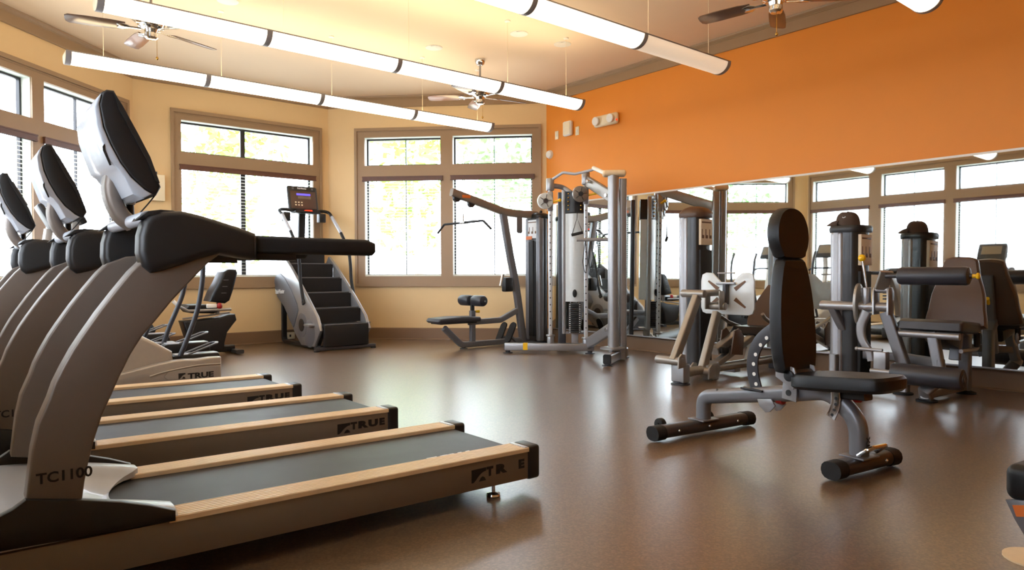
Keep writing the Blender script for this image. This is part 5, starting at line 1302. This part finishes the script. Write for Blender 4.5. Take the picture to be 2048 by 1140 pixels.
    sq = MB().sweep(spl(a2, 4), rrect(.01, .05, .003), hint=(0, 1, 0)).build('seat_quadrant', 'chrome', r, label='short steel seat quadrant')
    m = MB()
    for x, y in ((1672, 797), (1671, 809), (1668, 820), (1664, 830)):
        p = F.P(-.051, (x, y))[0]; m.cyl(p, p+V(0, .004, 0), .008, 10)
    m.build('quadrant_holes', 'ink', sq, smooth=0)
    k = F.P(.03, (1712, 793))[0]; MB().cyl((k.x-.05, .02, k.z-.01), (k.x+.0, .02, k.z), .014).cyl((k.x, .02, k.z), (k.x+.03, .02, k.z+.004), .030, 18, bevel=.006).build('seat_knob', 'red', r, label='red seat knob')
    return r
bench()

# ---------------------------------------------------------------- machine cut by the right edge
def edge_bench():
    F = Fr(2.86, .62, -8)
    r = thing('leg_raise_bench', 'black padded bench end with grey plate and orange label at the lower right edge', 'weight bench', F)
    pd = F.P(0, (2013, 958))[0]; pt = F.P(0, (2016, 926))[0].z; pb = F.P(0, (2020, 997))[0].z
    MB().box((pd.x, -.60, pb), (pd.x+.30, .01, pt), .03, 4).build('pad', 'black_vinyl', r)
    pl = F.tz(pd.x+.01, (2013, 998), (2048, 1000), (2080, 1002), (2080, 1080), (2052, 1072), (2030, 1035))
    g = MB().prism(pl, 's', pd.x+.0, pd.x+.02, .003).build('side_plate', 'machine_grey', r, label='blue grey side plate')
    lb = F.tz(pd.x, (2025, 1010), (2060, 1011), (2060, 1034), (2033, 1033))
    MB().prism(lb, 's', pd.x-.002, pd.x+.002).build('warning_label', 'orange_label', g, smooth=0, label='orange warning label')
    bs = F.Z(.0, (2024, 1128))[0]
    MB().bar([V(bs.x+.12, -.12, .03), V(pd.x+.10, -.12, pb)], .07, .06, (0, 1, 0), .012).build('leg', 'machine_grey', r)
    MB().lathe([(.10, 0), (.10, .006), (.04, .012), (0, .012)], (bs.x+.11, bs.y-.03, 0)).build('base_disc', 'tan_rail', r, label='tan base disc')
    MB().bar([V(bs.x+.12, -.55, .03), V(bs.x+.12, -.05, .03)], .06, .05, (1, 0, 0), .01).build('floor_bar', 'machine_grey', r)
    MB().bar([V(bs.x+.12, -.5, .03), V(pd.x+.10, -.5, pb)], .07, .06, (0, 1, 0), .012).build('leg', 'machine_grey', r)
    return r
edge_bench()
# ---------------------------------------------------------------- light and camera
w = bpy.data.worlds.new('sky'); bpy.context.scene.world = w; w.use_nodes = True
nt = w.node_tree; bg = nt.nodes['Background']
tc = nt.nodes.new('ShaderNodeTexCoord'); sx = nt.nodes.new('ShaderNodeSeparateXYZ'); nt.links.new(tc.outputs['Generated'], sx.inputs[0])
cr = nt.nodes.new('ShaderNodeValToRGB'); cr.color_ramp.elements[0].position = 0.42; cr.color_ramp.elements[0].color = (0.58, 0.6, 0.62, 1)
cr.color_ramp.elements[1].position = 0.55; cr.color_ramp.elements[1].color = (0.79, 0.875, 1.0, 1)
mp = nt.nodes.new('ShaderNodeMapRange'); mp.inputs['From Min'].default_value = -1; nt.links.new(sx.outputs['Z'], mp.inputs['Value']); nt.links.new(mp.outputs['Result'], cr.inputs['Fac'])
nt.links.new(cr.outputs['Color'], bg.inputs['Color']); bg.inputs['Strength'].default_value = SKY
cam = bpy.data.cameras.new('camera'); cam.sensor_fit = 'HORIZONTAL'; cam.sensor_width = 36; cam.lens = 36*FPX/2048; cam.clip_start = 0.02
co = bpy.data.objects.new('camera', cam); C.objects.link(co)
rt, upv, fw = lev(_M[0]), lev(_M[1]), lev(_M[2])
co.matrix_world = Matrix(((rt.x, upv.x, -fw.x, CAM.x), (rt.y, upv.y, -fw.y, CAM.y), (rt.z, upv.z, -fw.z, CAM.z), (0, 0, 0, 1)))
sc = bpy.context.scene; sc.camera = co
sc.view_settings.view_transform = 'Standard'; sc.view_settings.look = 'None'; sc.view_settings.gamma = 1; sc.view_settings.use_curve_mapping = False
sc.view_settings.exposure = EXPOSURE
sc.cycles.max_bounces = 10; sc.cycles.diffuse_bounces = 5; sc.cycles.glossy_bounces = 5; sc.cycles.transparent_max_bounces = 12
sc.cycles.use_denoising = True
sc.cycles.sample_clamp_indirect = 8
